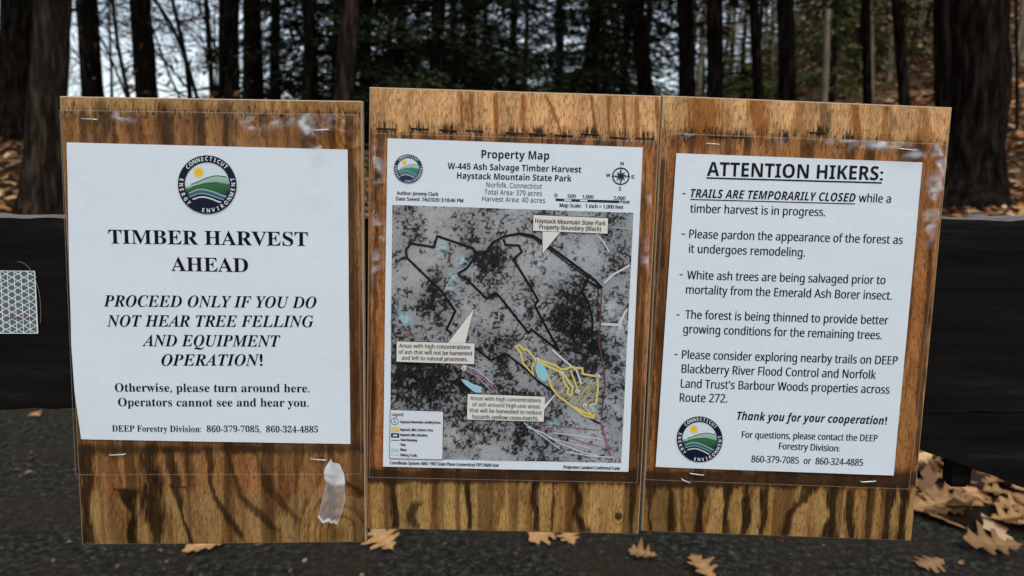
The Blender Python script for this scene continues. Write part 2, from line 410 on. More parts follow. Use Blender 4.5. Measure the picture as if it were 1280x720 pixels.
# bare saplings against the sky
SAP = [([(140,-6),(147,55),(160,118)], 5, 'bare sapling curving right between the two left dark trunks'),
       ([(122,40),(140,76),(157,118)], 3, 'thin bare sapling arching out from behind a dark trunk'),
       ([(192,-4),(215,32),(232,72),(247,124)], 5, 'bent bare sapling crossing the bright sky gap'),
       ([(214,-6),(225,40),(233,78),(238,124)], 6, 'dark bare sapling forking up into the sky gap'),
       ([(257,-6),(261,50),(266,124)], 7, 'straight bare sapling beside the upright black trunk'),
       ([(199,58),(212,95),(226,124)], 3, 'short thin sapling low in the sky gap'),
       ([(243,-6),(262,40),(280,90)], 2.4, 'hair thin twiggy sapling reaching left over the sky gap')]
for i, (pts, w, lab) in enumerate(SAP):
    rg = np.random.default_rng(300 + i); y = 10.5 + .45 * i
    P = trunk_path(y, pts, max(3.4, float(unproj(*pts[0], y)[2]) + 1.2), 1.0)
    t = thing('sapling', tuple(P[0] + np.array([0, 0, .1])), lab, 'sapling', 'bare saplings left of the signs')
    mb = MB(); tube(mb, P, w / F * y / 2 * np.linspace(1.15, .6, len(P)), 7, 0); mb.build('trunk', M_bark, t, smooth=True)
    mb = MB()
    for k in range(11):
        j = rg.integers(3, len(P) - 1); a = rg.uniform(0, 2*np.pi)
        branches(mb, P[j], np.array([math.cos(a), .5 * math.sin(a), rg.uniform(-.1, .7)]), rg.uniform(.6, 1.3), max(w, 4) / F * y / 2 * .36, 2, rg)
    # a few withered leaves still hanging
    k = 50; j = rg.integers(4, len(P) - 4, k); C = P[j] + rg.normal(0, .33, (k, 3)) * np.array([1, 1, .6])
    e1, e2 = rg.normal(0, .026, (k, 3)), rg.normal(0, .018, (k, 3))
    V = np.stack([C - e1, C - e2, C + e1, C + e2], 1).reshape(-1, 3)
    c = np.where(rg.random((k, 1)) < .5, np.array([[.24,.13,.055]]), np.array([[.06,.065,.03]])) * rg.uniform(.6, 1.3, (k, 1))
    mb.add(V, np.arange(4*k).reshape(-1, 4), 1, np.repeat(c, 4, 0))
    mb.build('crown', [M_twig, M_leafb], t, color=True)

# dense hemlocks low behind the boards, then the far wood; a few crowns are shared by copies
def far_tree_proto(kind, seed):
    rg = np.random.default_rng(seed)
    t = thing('understorey_hemlock' if kind in ('hem', 'olive') else 'bare_hardwood', (0, 0, 0), '', '', None)
    mb = MB()
    H = rg.uniform(9, 12) if kind in ('hem', 'olive') else rg.uniform(13, 17)
    zs = np.linspace(-.3, H, 14); P = np.stack([rg.normal(0, .04, 14).cumsum(), rg.normal(0, .04, 14).cumsum(), zs], 1); P[:2, :2] = 0
    r0 = rg.uniform(.09, .13) if kind in ('hem', 'olive') else rg.uniform(.11, .19) * (.5 if kind == 'pale' else 1)
    tube(mb, P, r0 * np.linspace(1.1, .35, 14) * (1 + .5 * np.exp(-np.arange(14) * 1.5)), 8, 0, wob=.1, rng=rg)
    mb.build('trunk', M_bark if kind != 'pale' else M_bark_p, t, smooth=True)
    mb = MB()
    if kind in ('hem', 'olive'):
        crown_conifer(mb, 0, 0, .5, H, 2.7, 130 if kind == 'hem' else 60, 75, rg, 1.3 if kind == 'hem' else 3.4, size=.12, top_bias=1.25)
        mb.build('crown', [M_leafg, M_twig], t, color=True)
    else:
        for k in range(16):
            j = rg.integers(3, 13); a = rg.uniform(0, 2*np.pi)
            branches(mb, P[j], np.array([math.cos(a), math.sin(a), rg.uniform(.0, .8)]), rg.uniform(1.4, 3.4), r0 * .32, 2, rg)
        mb.build('crown', M_twig if kind != 'pale' else M_bark_p, t)
    return t
used = set()
def beech_proto(seed):
    rg = np.random.default_rng(seed); t = far_tree_proto('pale', seed); t.name = 'young_beech'; mb = MB()
    k = 2600; h = rg.random(k) ** .8; a = rg.uniform(0, 6.3, k); r = np.sqrt(rg.random(k)) * (2.6 - 1.2 * h); C = np.stack([r*np.cos(a), r*np.sin(a), .8 + 8 * h + rg.normal(0, .2, k)], 1)
    C[:,2] = np.round(C[:,2] / .7) * .7 + rg.normal(0, .10, k) - r * .12
    e1, e2 = rg.normal(0, .050, (k, 3)), rg.normal(0, .036, (k, 3)); V = np.stack([C - e1, C - e2, C + e1, C + e2], 1).reshape(-1, 3)
    c = np.array([.34,.24,.12]) * rg.uniform(.6, 1.3, (k, 1)); mb.add(V, np.arange(4*k).reshape(-1, 4), 0, np.repeat(c, 4, 0)); mb.build('foliage', M_leafb, t, color=True)
    return t
def place(proto, x, y, rz, sc, label, cat, group):
    if proto.name not in used: used.add(proto.name); o = proto; first = True
    else:
        o = proto.copy(); COL.objects.link(o)
        for ch in proto.children:
            c = ch.copy(); COL.objects.link(c); c.parent = o
    o.location = (x, y, float(g(x, y)) - .05); o.rotation_euler = (0, 0, rz); o.scale = (sc, sc, sc)
    tag(o, label, cat, group)
    return o
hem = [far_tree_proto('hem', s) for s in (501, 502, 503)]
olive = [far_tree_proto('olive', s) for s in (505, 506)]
bare = [far_tree_proto('bare', s) for s in (511, 512, 513)]
beech = [beech_proto(s) for s in (531, 532)]
pale = [far_tree_proto('pale', s) for s in (521, 522)]
def xat(u, y): return float(unproj(u, 110, y)[0])
rg = np.random.default_rng(77)
HEM = [(345,19),(395,17),(450,15.5),(500,18),(545,15),(590,19.5),(640,21),(700,23),(745,17),(780,19),(565,23),(480,24),(420,26),(760,26),(610,28),(520,29),(565,31),(465,30),(655,31),(800,27),(730,29),(500,34),(600,34)]
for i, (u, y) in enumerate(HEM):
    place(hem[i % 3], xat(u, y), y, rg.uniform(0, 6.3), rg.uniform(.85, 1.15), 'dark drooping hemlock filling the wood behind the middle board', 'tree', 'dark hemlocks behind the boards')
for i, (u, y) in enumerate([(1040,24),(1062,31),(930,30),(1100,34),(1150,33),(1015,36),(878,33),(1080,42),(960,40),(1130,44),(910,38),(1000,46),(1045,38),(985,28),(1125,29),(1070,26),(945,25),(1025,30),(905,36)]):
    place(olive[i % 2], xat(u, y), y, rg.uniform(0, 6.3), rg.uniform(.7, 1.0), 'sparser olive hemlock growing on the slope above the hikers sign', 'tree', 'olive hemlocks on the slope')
for i, (u, y) in enumerate([(965,27),(1110,26),(905,31),(1080,37),(1150,34),(1265,24),(1020,40)]):
    place(beech[i % 2], xat(u, y), y, rg.uniform(0, 6.3), rg.uniform(.6, .9), 'young beech holding pale tan leaves on the slope', 'tree', 'young beeches on the slope')
for i in range(42):
    u = rg.uniform(850, 1330); y = rg.uniform(20, 54)
    pr = pale[i % 2] if i % 5 < 4 else bare[i % 3]
    place(pr, xat(u, y), y, rg.uniform(0, 6.3), rg.uniform(.7, 1.1), 'pale bare tree far up the right hand slope' if pr in pale else 'dark bare tree far up the right hand slope', 'tree', 'bare trees on the slope')
for i in range(13):
    u = rg.uniform(-60, 340); y = rg.uniform(24, 46)
    place(bare[i % 3], xat(u, y), y, rg.uniform(0, 6.3), rg.uniform(.35, .7), 'bare tree far off against the pale sky at left', 'tree', 'bare trees against the sky')

# ------------------------------------------------------------------ leaf litter and single oak leaves
half = [(0,0),(.02,.08),(.10,.13),(.15,.20),(.09,.27),(.20,.33),(.34,.36),(.31,.43),(.13,.46),(.20,.55),(.38,.60),(.43,.67),(.29,.69),(.12,.72),(.20,.80),(.25,.88),(.13,.90),(.06,.97),(0,1.0)]
OAK = np.array(half + [(-x, y) for x, y in half[-2:0:-1]]) - np.array([0, .45])
def oak_mesh(seed):
    rg = np.random.default_rng(seed); n = len(half)
    mb = MB(); P = OAK * np.array([rg.uniform(.95, 1.25), 1]) + rg.normal(0, .012, OAK.shape)
    cu, cv, tw = rg.uniform(-.6, .9), rg.uniform(-.3, .6), rg.uniform(-.5, .5)
    hz = lambda x, y: cu * x * x * 1.6 + cv * y * y * .5 + tw * x * y + .03
    mid = np.stack([np.zeros(n), np.linspace(P[0,1], P[n-1,1], n)], 1)
    L = P[:n]; Rr = np.concatenate([P[:1], P[:n-1:-1], P[n-1:n]])
    for side, sg in ((L, 1), (Rr, -1)):
        V = np.concatenate([mid, side]); V3 = np.column_stack([V, hz(V[:,0], V[:,1])])
        f = [(i, i+1, n+i+1, n+i) if sg < 0 else (n+i, n+i+1, i+1, i) for i in range(n-1)]
        c = np.concatenate([np.tile([.52,.30,.125], (n,1)), np.tile([.43,.215,.080], (n,1))])
        mb.add(V3, f, 0, c)
    st = np.array([[0, P[0,1], hz(0, P[0,1])], [.01, P[0,1]-.08, .04], [.03, P[0,1]-.17, .03]]); tube(mb, st, .008, 4, 0, (.2,.11,.05))
    return mb
M_oak = tint_mat('dry_oak_leaf', .7, .25)
_a = [n for n in M_oak.node_tree.nodes if n.type == 'VERTEX_COLOR'][0]
_oi = nd(M_oak, 'ShaderNodeObjectInfo'); _h = nd(M_oak, 'ShaderNodeHueSaturation')
_mr = nd(M_oak, 'ShaderNodeMapRange'); _mr.inputs['To Min'].default_value = .55; _mr.inputs['To Max'].default_value = 1.45
ln(M_oak, _oi.outputs['Random'], _mr.inputs['Value']); ln(M_oak, _mr.outputs[0], _h.inputs['Value']); ln(M_oak, _a.outputs[0], _h.inputs['Color'])
_n = nd(M_oak, 'ShaderNodeTexNoise'); _n.inputs['Scale'].default_value = 9; _n.inputs['Detail'].default_value = 5; ln(M_oak, coords(M_oak), _n.inputs['Vector'])
_mm = nd(M_oak, 'ShaderNodeMix', data_type='RGBA', blend_type='MULTIPLY'); _mm.inputs[0].default_value = .7
ln(M_oak, _h.outputs[0], _mm.inputs[6]); ln(M_oak, _n.outputs['Fac'], _mm.inputs[7])
_sc = nd(M_oak, 'ShaderNodeVectorMath', operation='SCALE'); _sc.inputs['Scale'].default_value = 1.35
ln(M_oak, _mm.outputs[2], _sc.inputs[0]); ln(M_oak, _sc.outputs[0], bsdf(M_oak).inputs['Base Color'])
leaf_protos = []
def leaf(seed, loc, rz, size, label, group, tilt=(0, 0)):
    if len(leaf_protos) < 6:
        o = oak_mesh(900 + len(leaf_protos)).build('oak_leaf', M_oak, color=True, smooth=True); leaf_protos.append(o)
    else:
        o = leaf_protos[seed % 6].copy(); COL.objects.link(o)
    o.location = loc; o.rotation_mode = 'ZYX'; o.rotation_euler = (tilt[0], tilt[1], rz); o.scale = (size,) * 3
    return tag(o, label, 'leaf', group)
def on_ground(u, v):
    d = unproj(u, v, 1.0) - np.array([0, 0, CAM_H]); t = -CAM_H / d[2]
    return d * t + np.array([0, 0, CAM_H])
GA = 'oak leaves lying on the asphalt'
for i, (u, v, s, rz, lab) in enumerate([
    (259,688,.13,1.9,'tan oak leaf on the asphalt just under the timber harvest board'),
    (481,684,.13,.6,'tan oak leaf on the asphalt under the gap between left and middle boards'),
    (682,674,.12,2.2,'brown oak leaf tucked under the bottom edge of the map board'),
    (806,699,.09,1.2,'small dark oak leaf alone on the asphalt under the gap between middle and right boards'),
    (1243,692,.17,1.4,'pale oak leaf lying by itself in front of the leaf litter'),
    (1165,708,.10,1.9,'half curled leaf edge-on near the bottom, left of a pale lone leaf'),
    (880,719,.12,.4,'leaf cut by the bottom of the picture below the hikers sign'),
    (712,678,.08,.3,'small ragged leaf scrap beside the brown leaf under the map board'),
    (45,521,.08,1.0,'small brown leaf on the asphalt below the reflector rail')]):
    p = on_ground(u, v); tl = rg.uniform(.12, .3); leaf(i, (p[0], p[1], .006 + .4 * s * math.sin(tl)), rz, s, lab, GA, (tl, rg.normal(0, .1)))
k = 0
while k < 200:
    x, y = rg.uniform(1.05, 2.7), rg.uniform(2.36, 4.1)
    if y < 2.44 + max(0, 1.6 - x) * .8 + (rg.random() - .5) * .16: continue
    if x / y > .72: continue
    leaf(int(rg.integers(0, 99)), (x, y, float(g(x, y)) + .010 + rg.uniform(0, .018)), rg.uniform(0, 6.3), rg.uniform(.09, .165),
         'dry oak leaf in the litter beyond the asphalt at right', 'oak leaves in the roadside litter', (rg.normal(.08, .13), rg.normal(0, .13)))
    k += 1
# the rest of the litter: nobody could count it
N = 60000
yl = 3.0 + (rg.random(N) ** 1.6) * 72; xl = (rg.random(N) * 2 - 1) * (yl * .8 + .5)
yn = rg.uniform(2.35, 5.0, 900); xn = rg.uniform(1.1, 3.6, 900); yl, xl = np.concatenate([yl, yn]), np.concatenate([xl, xn]); N = len(xl)
ok = ((yl > 4.4) | (xl > 1.15)) & ~(yl < 2.42 + np.maximum(0, 1.6 - xl) * .8); xl, yl = xl[ok], yl[ok]; N = len(xl)
zl = g(xl, yl) + .01 + rg.random(N) * .03
sz = rg.uniform(.05, .095, N) * (1 + .045 * np.maximum(yl - 6, 0)); an = rg.uniform(0, 6.3, N)
shp = np.array([(0,-1),(.35,-.45),(.2,-.2),(.6,.1),(.3,.4),(0,1),(-.3,.4),(-.6,.1),(-.2,-.2),(-.35,-.45)])
lx = shp[None,:,0] * sz[:,None]; ly = shp[None,:,1] * sz[:,None]
tx, ty = rg.normal(0, .3, (N,1)), rg.normal(0, .3, (N,1))
V = np.stack([xl[:,None] + np.cos(an)[:,None]*lx - np.sin(an)[:,None]*ly, yl[:,None] + np.sin(an)[:,None]*lx + np.cos(an)[:,None]*ly, zl[:,None] + lx*tx + ly*ty], -1).reshape(-1, 3)
pal = np.array([(.34,.18,.075),(.44,.26,.12),(.22,.105,.045),(.10,.05,.025),(.52,.35,.20),(.34,.14,.05)])
c = pal[rg.integers(0, 6, N)] * rg.uniform(.8, 1.9, (N,1)) * np.where((yl < 5) & (rg.random(N) < .6), .4, 1)[:,None]  # many roadside leaves darkened to paint in the shade between leaves
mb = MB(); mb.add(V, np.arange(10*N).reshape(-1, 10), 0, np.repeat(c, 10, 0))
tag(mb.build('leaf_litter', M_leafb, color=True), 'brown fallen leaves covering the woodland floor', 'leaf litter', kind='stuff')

M_ = 420; xc = rg.uniform(-2.4, 2.0, M_); yc = rg.uniform(1.9, 4.2, M_); ok = (xc < 1.15) | (yc < 2.35); xc, yc = xc[ok], yc[ok]; M_ = len(xc)
sz = rg.uniform(.004, .010, M_) * (1 + 1.2 * (rg.random(M_) < .10)); an = rg.uniform(0, 6.3, (M_, 1)) + np.array([[0, 1.4, 2.6, 4.4]]) + rg.normal(0, .2, (M_, 4))
V = np.stack([xc[:,None] + np.cos(an) * sz[:,None], yc[:,None] + np.sin(an) * sz[:,None], .005 + rg.random((M_, 4)) * .010], -1).reshape(-1, 3)
c = pal[rg.integers(0, 6, M_)] * rg.uniform(.3, .9, (M_, 1)); mb = MB(); mb.add(V, np.arange(4*M_).reshape(-1, 4), 0, np.repeat(c, 4, 0))
tag(mb.build('leaf_crumbs', M_leafb, color=True), 'leaf crumbs and grit strewn on the asphalt', 'leaf litter', kind='stuff')

# ------------------------------------------------------------------ the gate
YB = .680                       # front face of the sign boards
YR = .6905                      # front face of the gate rail
gate = thing('barrier_gate', (0, YR + .03, 0), 'dark brown timber barrier gate carrying the three plywood boards', 'gate')
def slab(mb, quad, y, depth, nr=6, nc=60, bow=0.0, mats=(0, 1), seed=1, ragged=.0012):
    """plank from its four photo corners TL TR BR BL on the plane y, with depth behind it"""
    (a, b, c, d) = [np.array(q, float) for q in quad]
    S, T = np.meshgrid(np.linspace(0, 1, nc), np.linspace(0, 1, nr))
    UV = (a*(1-S[...,None]) + b*S[...,None])*(1-T[...,None]) + (d*(1-S[...,None]) + c*S[...,None])*T[...,None]
    Pn = unproj(UV[...,0], UV[...,1], y)
    Pn[0,:,2] += (fbm(np.arange(nc)*.35, np.zeros(nc), seed) - .5) * ragged * 3; Pn[-1,:,2] += (fbm(np.arange(nc)*.35, np.ones(nc)*9, seed) - .5) * ragged * 3
    mb.add(Pn, grid_faces(nr, nc)[:, ::-1], mats[0])
    Bk = Pn.copy(); Bk[...,1] += depth
    mb.add(Bk, grid_faces(nr, nc), mats[0])
    for A, B2, m in ((Pn[0], Bk[0], mats[1]), (Bk[-1], Pn[-1], mats[0]), (Bk[:,0], Pn[:,0], mats[0]), (Pn[:,-1], Bk[:,-1], mats[0])):
        k = len(A); mb.add(np.concatenate([A, B2]), [(i, i+1, k+i+1, k+i) for i in range(k-1)], m)
mb = MB(); slab(mb, [(-420,271),(1700,276),(1640,517),(-380,510)], YR, .072, 8, 220)
mb.build('rail', [M_rail, M_railtop], gate, smooth=False)
mb = MB(); slab(mb, [(1035,517.6),(1660,519.5),(1640,742),(1035,519)], YR - .003, .05, 6, 60, mats=(0, 0))
mb.build('brace', [M_rail], gate)
for u in (-330, 1600):
    p = unproj(u, 400, YR + .10); mb = MB(); tube(mb, [(p[0], p[1] + .03, -.1), (p[0], p[1] + .03, .5), (p[0], p[1] + .03, 1.22)], .075, 16); mb.build('post', [M_rail], gate)
# steel pin behind the rail: domed cap above it, stub below
p = unproj(1224, 262, YR + .105); q = unproj(1195, 604, YR + .03)
mb = MB(); an = np.linspace(0, np.pi/2, 7); pc = unproj(1222, 279, YR + .1)
tube(mb, [(pc[0], pc[1], pc[2] - .03)] + [(pc[0], pc[1], pc[2] - .004 + .013 * math.sin(a)) for a in an], [.0165] + [max(.0165 * math.cos(a), .0004) for a in an], 20)
mb.build('domed_cap', M_grey, gate, smooth=True)
qa = unproj(1197, 500, YR + .018); qb = unproj(1194.5, 606, YR + .018)
mb = MB(); w = .0085
for dz, wd in ((0, 1),):
    box(mb, (qb[0] - w, YR + .010, qb[2] + .004), (qb[0] + w, YR + .026, qa[2]), 0); box(mb, (qb[0] - w * .8, YR + .013, qb[2]), (qb[0] + w * .8, YR + .023, qb[2] + .004), 0)
mb.build('bolt_bracket', M_rail, gate)
# reflector
refl = thing('reflector', tuple(unproj(-10, 417, YR - .001)), 'silver reflective patch of triangle cells at the left end of the rail', 'reflector')
c0 = [(-60,337),(43.5,338.5),(48,417),(-57,417)]
S_ = lambda pts, y: unproj(np.array(pts)[:,0], np.array(pts)[:,1], y)
mb = MB(); F4 = S_(c0, YR - .0009); Bk4 = S_(c0, YR - .0002)
mb.ngon(F4[::-1]); mb.add(np.concatenate([F4, Bk4]), [(0,1,5,4),(1,2,6,5),(2,3,7,6),(3,0,4,7)]); mb.build('backing', M_cell, refl)
mb = MB()
def seg_ribbon(mb, a, b, w, y, mat=0, col=None):
    a, b = np.array(a, float), np.array(b, float); d = b - a; L = np.hypot(*d)
    if L < 1e-6: return
    n = np.array([-d[1], d[0]]) / L * w / 2
    mb.ngon(unproj(*np.array([a+n, b+n, b-n, a-n]).T, y), mat, col)
def clip(a, d, x0, x1, y0, y1):
    t0, t1 = -1e9, 1e9
    for p, q, lo, hi in ((a[0], d[0], x0, x1), (a[1], d[1], y0, y1)):
        if abs(q) < 1e-9:
            if p < lo or p > hi: return None
            continue
        u0, u1 = sorted(((lo-p)/q, (hi-p)/q)); t0, t1 = max(t0, u0), min(t1, u1)
    return None if t0 >= t1 else ((a[0]+d[0]*t0, a[1]+d[1]*t0), (a[0]+d[0]*t1, a[1]+d[1]*t1))
sp = 8.5; th = math.tan(R(30))
for k in range(0, 13):
    seg_ribbon(mb, (43 - sp*k*1.0, 339), (46.5 - sp*k*.99, 416.5), .95, YR - .0012)
for sg in (1, -1):
    for k in range(-20, 30):
        r = clip((0, 338 + k * sp * 1.02), (1, sg * th), -58, 45.2, 339, 416.5)
        if r: seg_ribbon(mb, r[0], r[1], .95, YR - .0014 - .0001 * sg)
for a, b in (((-58,338),(43.5,339)),((43.5,339),(47.4,416.6)),((47.4,416.6),(-57,416.6))): seg_ribbon(mb, a, b, .8, YR - .0018)
mb.build('white_ribs', M_white_line, refl)
mb = MB()
for k in range(9): seg_ribbon(mb, (8 + k*3.6, 397 + (k%2)), (10.2 + k*3.6, 396.4 + (k%3)), 2.0, YR - .0020)
mb.build('red_print', M_red, refl)
mb = MB(); t_ = np.linspace(0, 1, 24); arc = unproj(22 + 29 * np.sin(t_ * 1.75), 327 + 88 * (1 - np.cos(t_ * 1.45)), YR - .002)
tube(mb, arc, .00022, 5); mb.build('loose_thread', M_grey, refl)

# ------------------------------------------------------------------ plywood boards
def bil(quad, S, T):
    a, b, c, d = [np.array(q, float) for q in quad]
    return (a*(1-S[...,None]) + b*S[...,None])*(1-T[...,None]) + (d*(1-S[...,None]) + c*S[...,None])*T[...,None]
def streak(U, V, pts, w, soft=1.0):
    """0..1 mask of a stain that runs along photo points (u, v); w = width"""
    pts = np.array(pts, float); uc = np.interp(V, pts[:,1], pts[:,0])
    uc = uc + (noise2(V * .045, V * 0 + 3, int(pts[0,0])) - .5) * w * .45
    ww = w * (.35 + 1.2 * noise2(V * .028, V*0, int(pts[0,0]) + 5))
    inr = sstep(pts[0,1] - 6, pts[0,1] + 4, V) * (1 - sstep(pts[-1,1] - 4, pts[-1,1] + 8, V))
    d = np.abs(U - uc) / (ww * .62)
    return (1 - sstep(.45, 1.12, d + (noise2(U * .9, V * .07, int(pts[0,0]) + 9) - .5) * .75)) * inr
def make_board(label, quad, seed, t_top, t_bot, top_c, mid_c, bot_c, orange, dark, knots, lowdark, rust=()):
    n_r, n_c = 440, 300
    S, T = np.meshgrid(np.linspace(0, 1, n_c), np.linspace(0, 1, n_r))
    UV = bil(quad, S, T); U, V = UV[...,0], UV[...,1]
    P = unproj(U, V, YB)
    P[...,1] += (fbm(S*3, T*4, seed+70, 3) - .5) * .0012
    # flame grain of rotary cut veneer
    x = S * 25; yv = T * 37
    phi = x * .40 + 3.4 * fbm(x * .15, yv * .042, seed, 3) + .30 * fbm(x * 1.3, yv * .16, seed + 5, 3)
    kn = 0
    for (ku, kv, kr, ka) in knots:
        kn = kn + np.exp(-(((U - ku) / kr) ** 2 + ((V - kv) / (kr * 1.25)) ** 2))
        phi = phi + ka * np.exp(-(((U - ku) / kr) ** 2 + ((V - kv) / (kr * 1.25)) ** 2))
    fr = phi - np.floor(phi); fr = fr + (noise2(x * 7, yv * .5, seed + 6) - .5) * .22; band = np.clip(np.where(fr < .86, np.clip(fr, 0, 1) ** 2.6 * 1.45, (1 - fr) / .14), 0, 1)
    fine = .5 * fbm(x * 6, yv * .5, seed + 9, 4) + .5 * fbm(x * 15, yv * 2.2, seed + 12, 3)
    fleck = sstep(.64, .8, noise2(x * 17, yv * 3.2, seed + 14))
    broad = fbm(x * .5, yv * .07, seed + 20, 3)
    jag = (noise2(x * 5, yv*0, seed + 31) - .5) * .012 + (noise2(x * .7, yv*0, seed + 33) - .5) * .01
    m_mid = sstep(t_top - .012, t_top + .014, T + jag); m_bot = sstep(t_bot - .006, t_bot + .006, T + jag * .5)
    c = top_c * (1 - m_mid[...,None]) + mid_c * m_mid[...,None]
    c = c * (1 - m_bot[...,None]) + bot_c * m_bot[...,None]
    tone = (.52 + .92 * fine) * (1 - .42 * fleck) * (.66 + .62 * broad) * (.86 + .28 * fbm(x * .45 + 13, yv * .5, seed + 25, 4))
    c = c * tone[...,None]
    ring = band * (.24 + .52 * m_mid + .06 * m_bot) * (.45 + 1.0 * sstep(.3, .7, fbm(x * .9 + 31, yv * .12, seed + 50, 2)))
    ring = np.clip(ring + .55 * band * np.clip(kn * 1.6, 0, 1), 0, .85)
    c = c * (1 - ring[...,None] * np.array([.55, .66, .74]))
    st = sstep(.50, .72, broad) * (.15 + .5 * m_mid)
    c = c * (1 - st[...,None] * np.array([.45, .55, .62]))
    for pts, w, k in orange:
        m = streak(U, V, pts, w) * k * (.65 + .7 * fine); m = np.clip(m, 0, 1)[...,None]; c = c * (1 - m) + (c * .30 + .70 * np.array([.30, .105, .018])) * np.array([.8, .68, .5]) * m
    # resin dark bands of the veneer, broad and soft sided
    bd = fbm(x * 1.15 + 1.6 * (fbm(x * .2 + 7, yv * .06, seed + 61, 2) - .5), yv * .030, seed + 60, 3)
    bd = sstep(.52, .66, bd) * (.16 * (1 - m_mid) + .70 * m_mid * (1 - m_bot) + .55 * m_bot); bd = np.clip(bd * (.6 + .8 * fine), 0, .93)[...,None]
    c = c * (1 - bd) + np.array([.050, .019, .006]) * bd
    for pts, w, k in dark:
        m = streak(U, V, pts, w) * k * (.7 + .6 * fine); m = np.clip(m, 0, .97)[...,None]; c = c * (1 - m) + np.array([.017, .0075, .0026]) * m
    # weather line under the old staples and grime below the sheet
    wl_ = np.exp(-((T + jag * 1.5 - t_top) / .018) ** 2) * (.25 + .9 * noise2(x * 4, yv * .8, seed + 44)); wl_ = np.clip(wl_ * (.45 + 1.3 * fleck), 0, .95)[...,None]
    c = c * (1 - .8 * wl_)
    for ru, rv in rust:
        q = np.exp(-((U - ru) / 11) ** 2 - ((V - rv + 2) / 8) ** 2) + .6 * np.exp(-((U - ru - 6) / 5) ** 2 - ((V - rv - 9) / 12) ** 2)
        q = np.clip(q * sstep(.35, .75, noise2(x * 11, yv * 1.3, seed + 81)) * 1.2, 0, .92)[...,None]; c = c * (1 - q) + np.array([.018, .010, .006]) * q
    v0, v1, kd = lowdark
    gd = np.clip(sstep(v0 - 8, v0 + 6, V) * (1 - sstep(v1 - 3, v1 + 5, V + jag * 300)) * kd * (.5 + broad), 0, .9)[...,None]
    c = c * (1 - gd) + np.array([.03, .016, .008]) * gd
    ed = np.minimum(np.minimum(S, 1 - S) * 25, np.minimum(T, 1 - T) * 37)
    c = np.clip(c, .002, .9)
    t = thing('plywood_board', tuple(unproj((quad[2][0]+quad[3][0])/2, (quad[2][1]+quad[3][1])/2, YB)), label, 'board', 'plywood boards on the gate')
    mb = MB(); mb.add(P, grid_faces(n_r, n_c)[:, ::-1], 0, c.reshape(-1, 3))
    # rounded arris, edges, back
    ctr = P.mean((0, 1)); ring0 = np.concatenate([P[0,:-1], P[:-1,-1], P[-1,:0:-1], P[:0:-1,0]])
    o1 = ring0 - ctr; o1[:,1] = 0; o1 = ring0 + np.sign(np.round(o1 / np.abs(o1).max(0, initial=1e-9, where=np.abs(o1) > 0), 2)) * .0  # keep outline
    out = (ring0 - ctr) * np.array([1 + .0009/.125, 0, 1 + .0009/.185]) + ctr; out[:,1] = ring0[:,1] + .0009
    bk = out.copy(); bk[:,1] = YB + .009
    k = len(ring0); q = lambda a0, b0: [(a0+i, a0+(i+1) % k, b0+(i+1) % k, b0+i) for i in range(k)]
    mb.add(np.concatenate([ring0, out, bk]), q(0, k) + q(k, 2*k), 1)
    mb.ngon(bk[::-1], 1)
    mb.build('plywood', [M_wood, M_edge], t, smooth=True, color=True)
    return t
def staple(parent, u, v, w=18, ang=2, m=None, y=YB, bow=.0011, legs=True):
    a = R(ang); pts = []
    dx, dy = math.cos(a) * w / 2, math.sin(a) * w / 2
    L, Rr = unproj(u - dx, v - dy, y), unproj(u + dx, v + dy, y); f = np.array([0, -1.0, 0])
    pts = [L + f * -.001, L + f * bow * .7, L + (Rr - L) * .06 + f * bow, L + (Rr - L) * .5 + f * bow * 1.1, Rr - (Rr - L) * .06 + f * bow, Rr + f * bow * .7, Rr + f * -.001]
    mb = MB(); tube(mb, pts, .00062, 6); return mb.build('staple', m or M_steel, parent, smooth=True)

Q1 = [(75.5,121.5),(451,127.5),(456,677),(103.5,680)]
Q2 = [(463,110),(825.5,121),(797,667),(458.5,660)]
Q3 = [(829.5,120.5),(1189,135.5),(1138,675.5),(803.5,663)]
b1 = make_board('tan plywood board with loose plastic and a torn strip, carrying the timber harvest sheet', Q1, 21, .032, .888, np.array([.46,.26,.105]), np.array([.39,.185,.062]), np.array([.36,.205,.072]),
  [([(340+i*14,120),(343+i*13,185)], 6, .6) for i in range(7)],
  [([(128,128),(130,178)],15,.6),([(162,140),(165,180)],11,.45),([(203,128),(205,180)],13,.55),([(247,128),(248,182)],10,.5),([(284,128),(290,182)],16,.5),([(330,140),(332,182)],10,.5),([(358,140),(360,184)],9,.45),
   ([(108,556),(112,680)],15,.9),([(164,612),(167,680)],18,.97),([(184,556),(192,620),(200,680)],17,.92),([(212,560),(222,620),(238,680)],11,.88),([(236,556),(240,610)],9,.5),([(258,558),(268,620),(300,672)],12,.85),
   ([(282,556),(300,620),(345,664)],11,.72),([(318,560),(335,610),(372,650)],10,.6),([(350,560),(352,600)],9,.45),([(428,600),(445,612),(455,620)],12,.7),([(440,190),(445,560)],7,.45)],
  [(421,668,34,4.2),(432,164,22,2.6)], (556,566,.9))
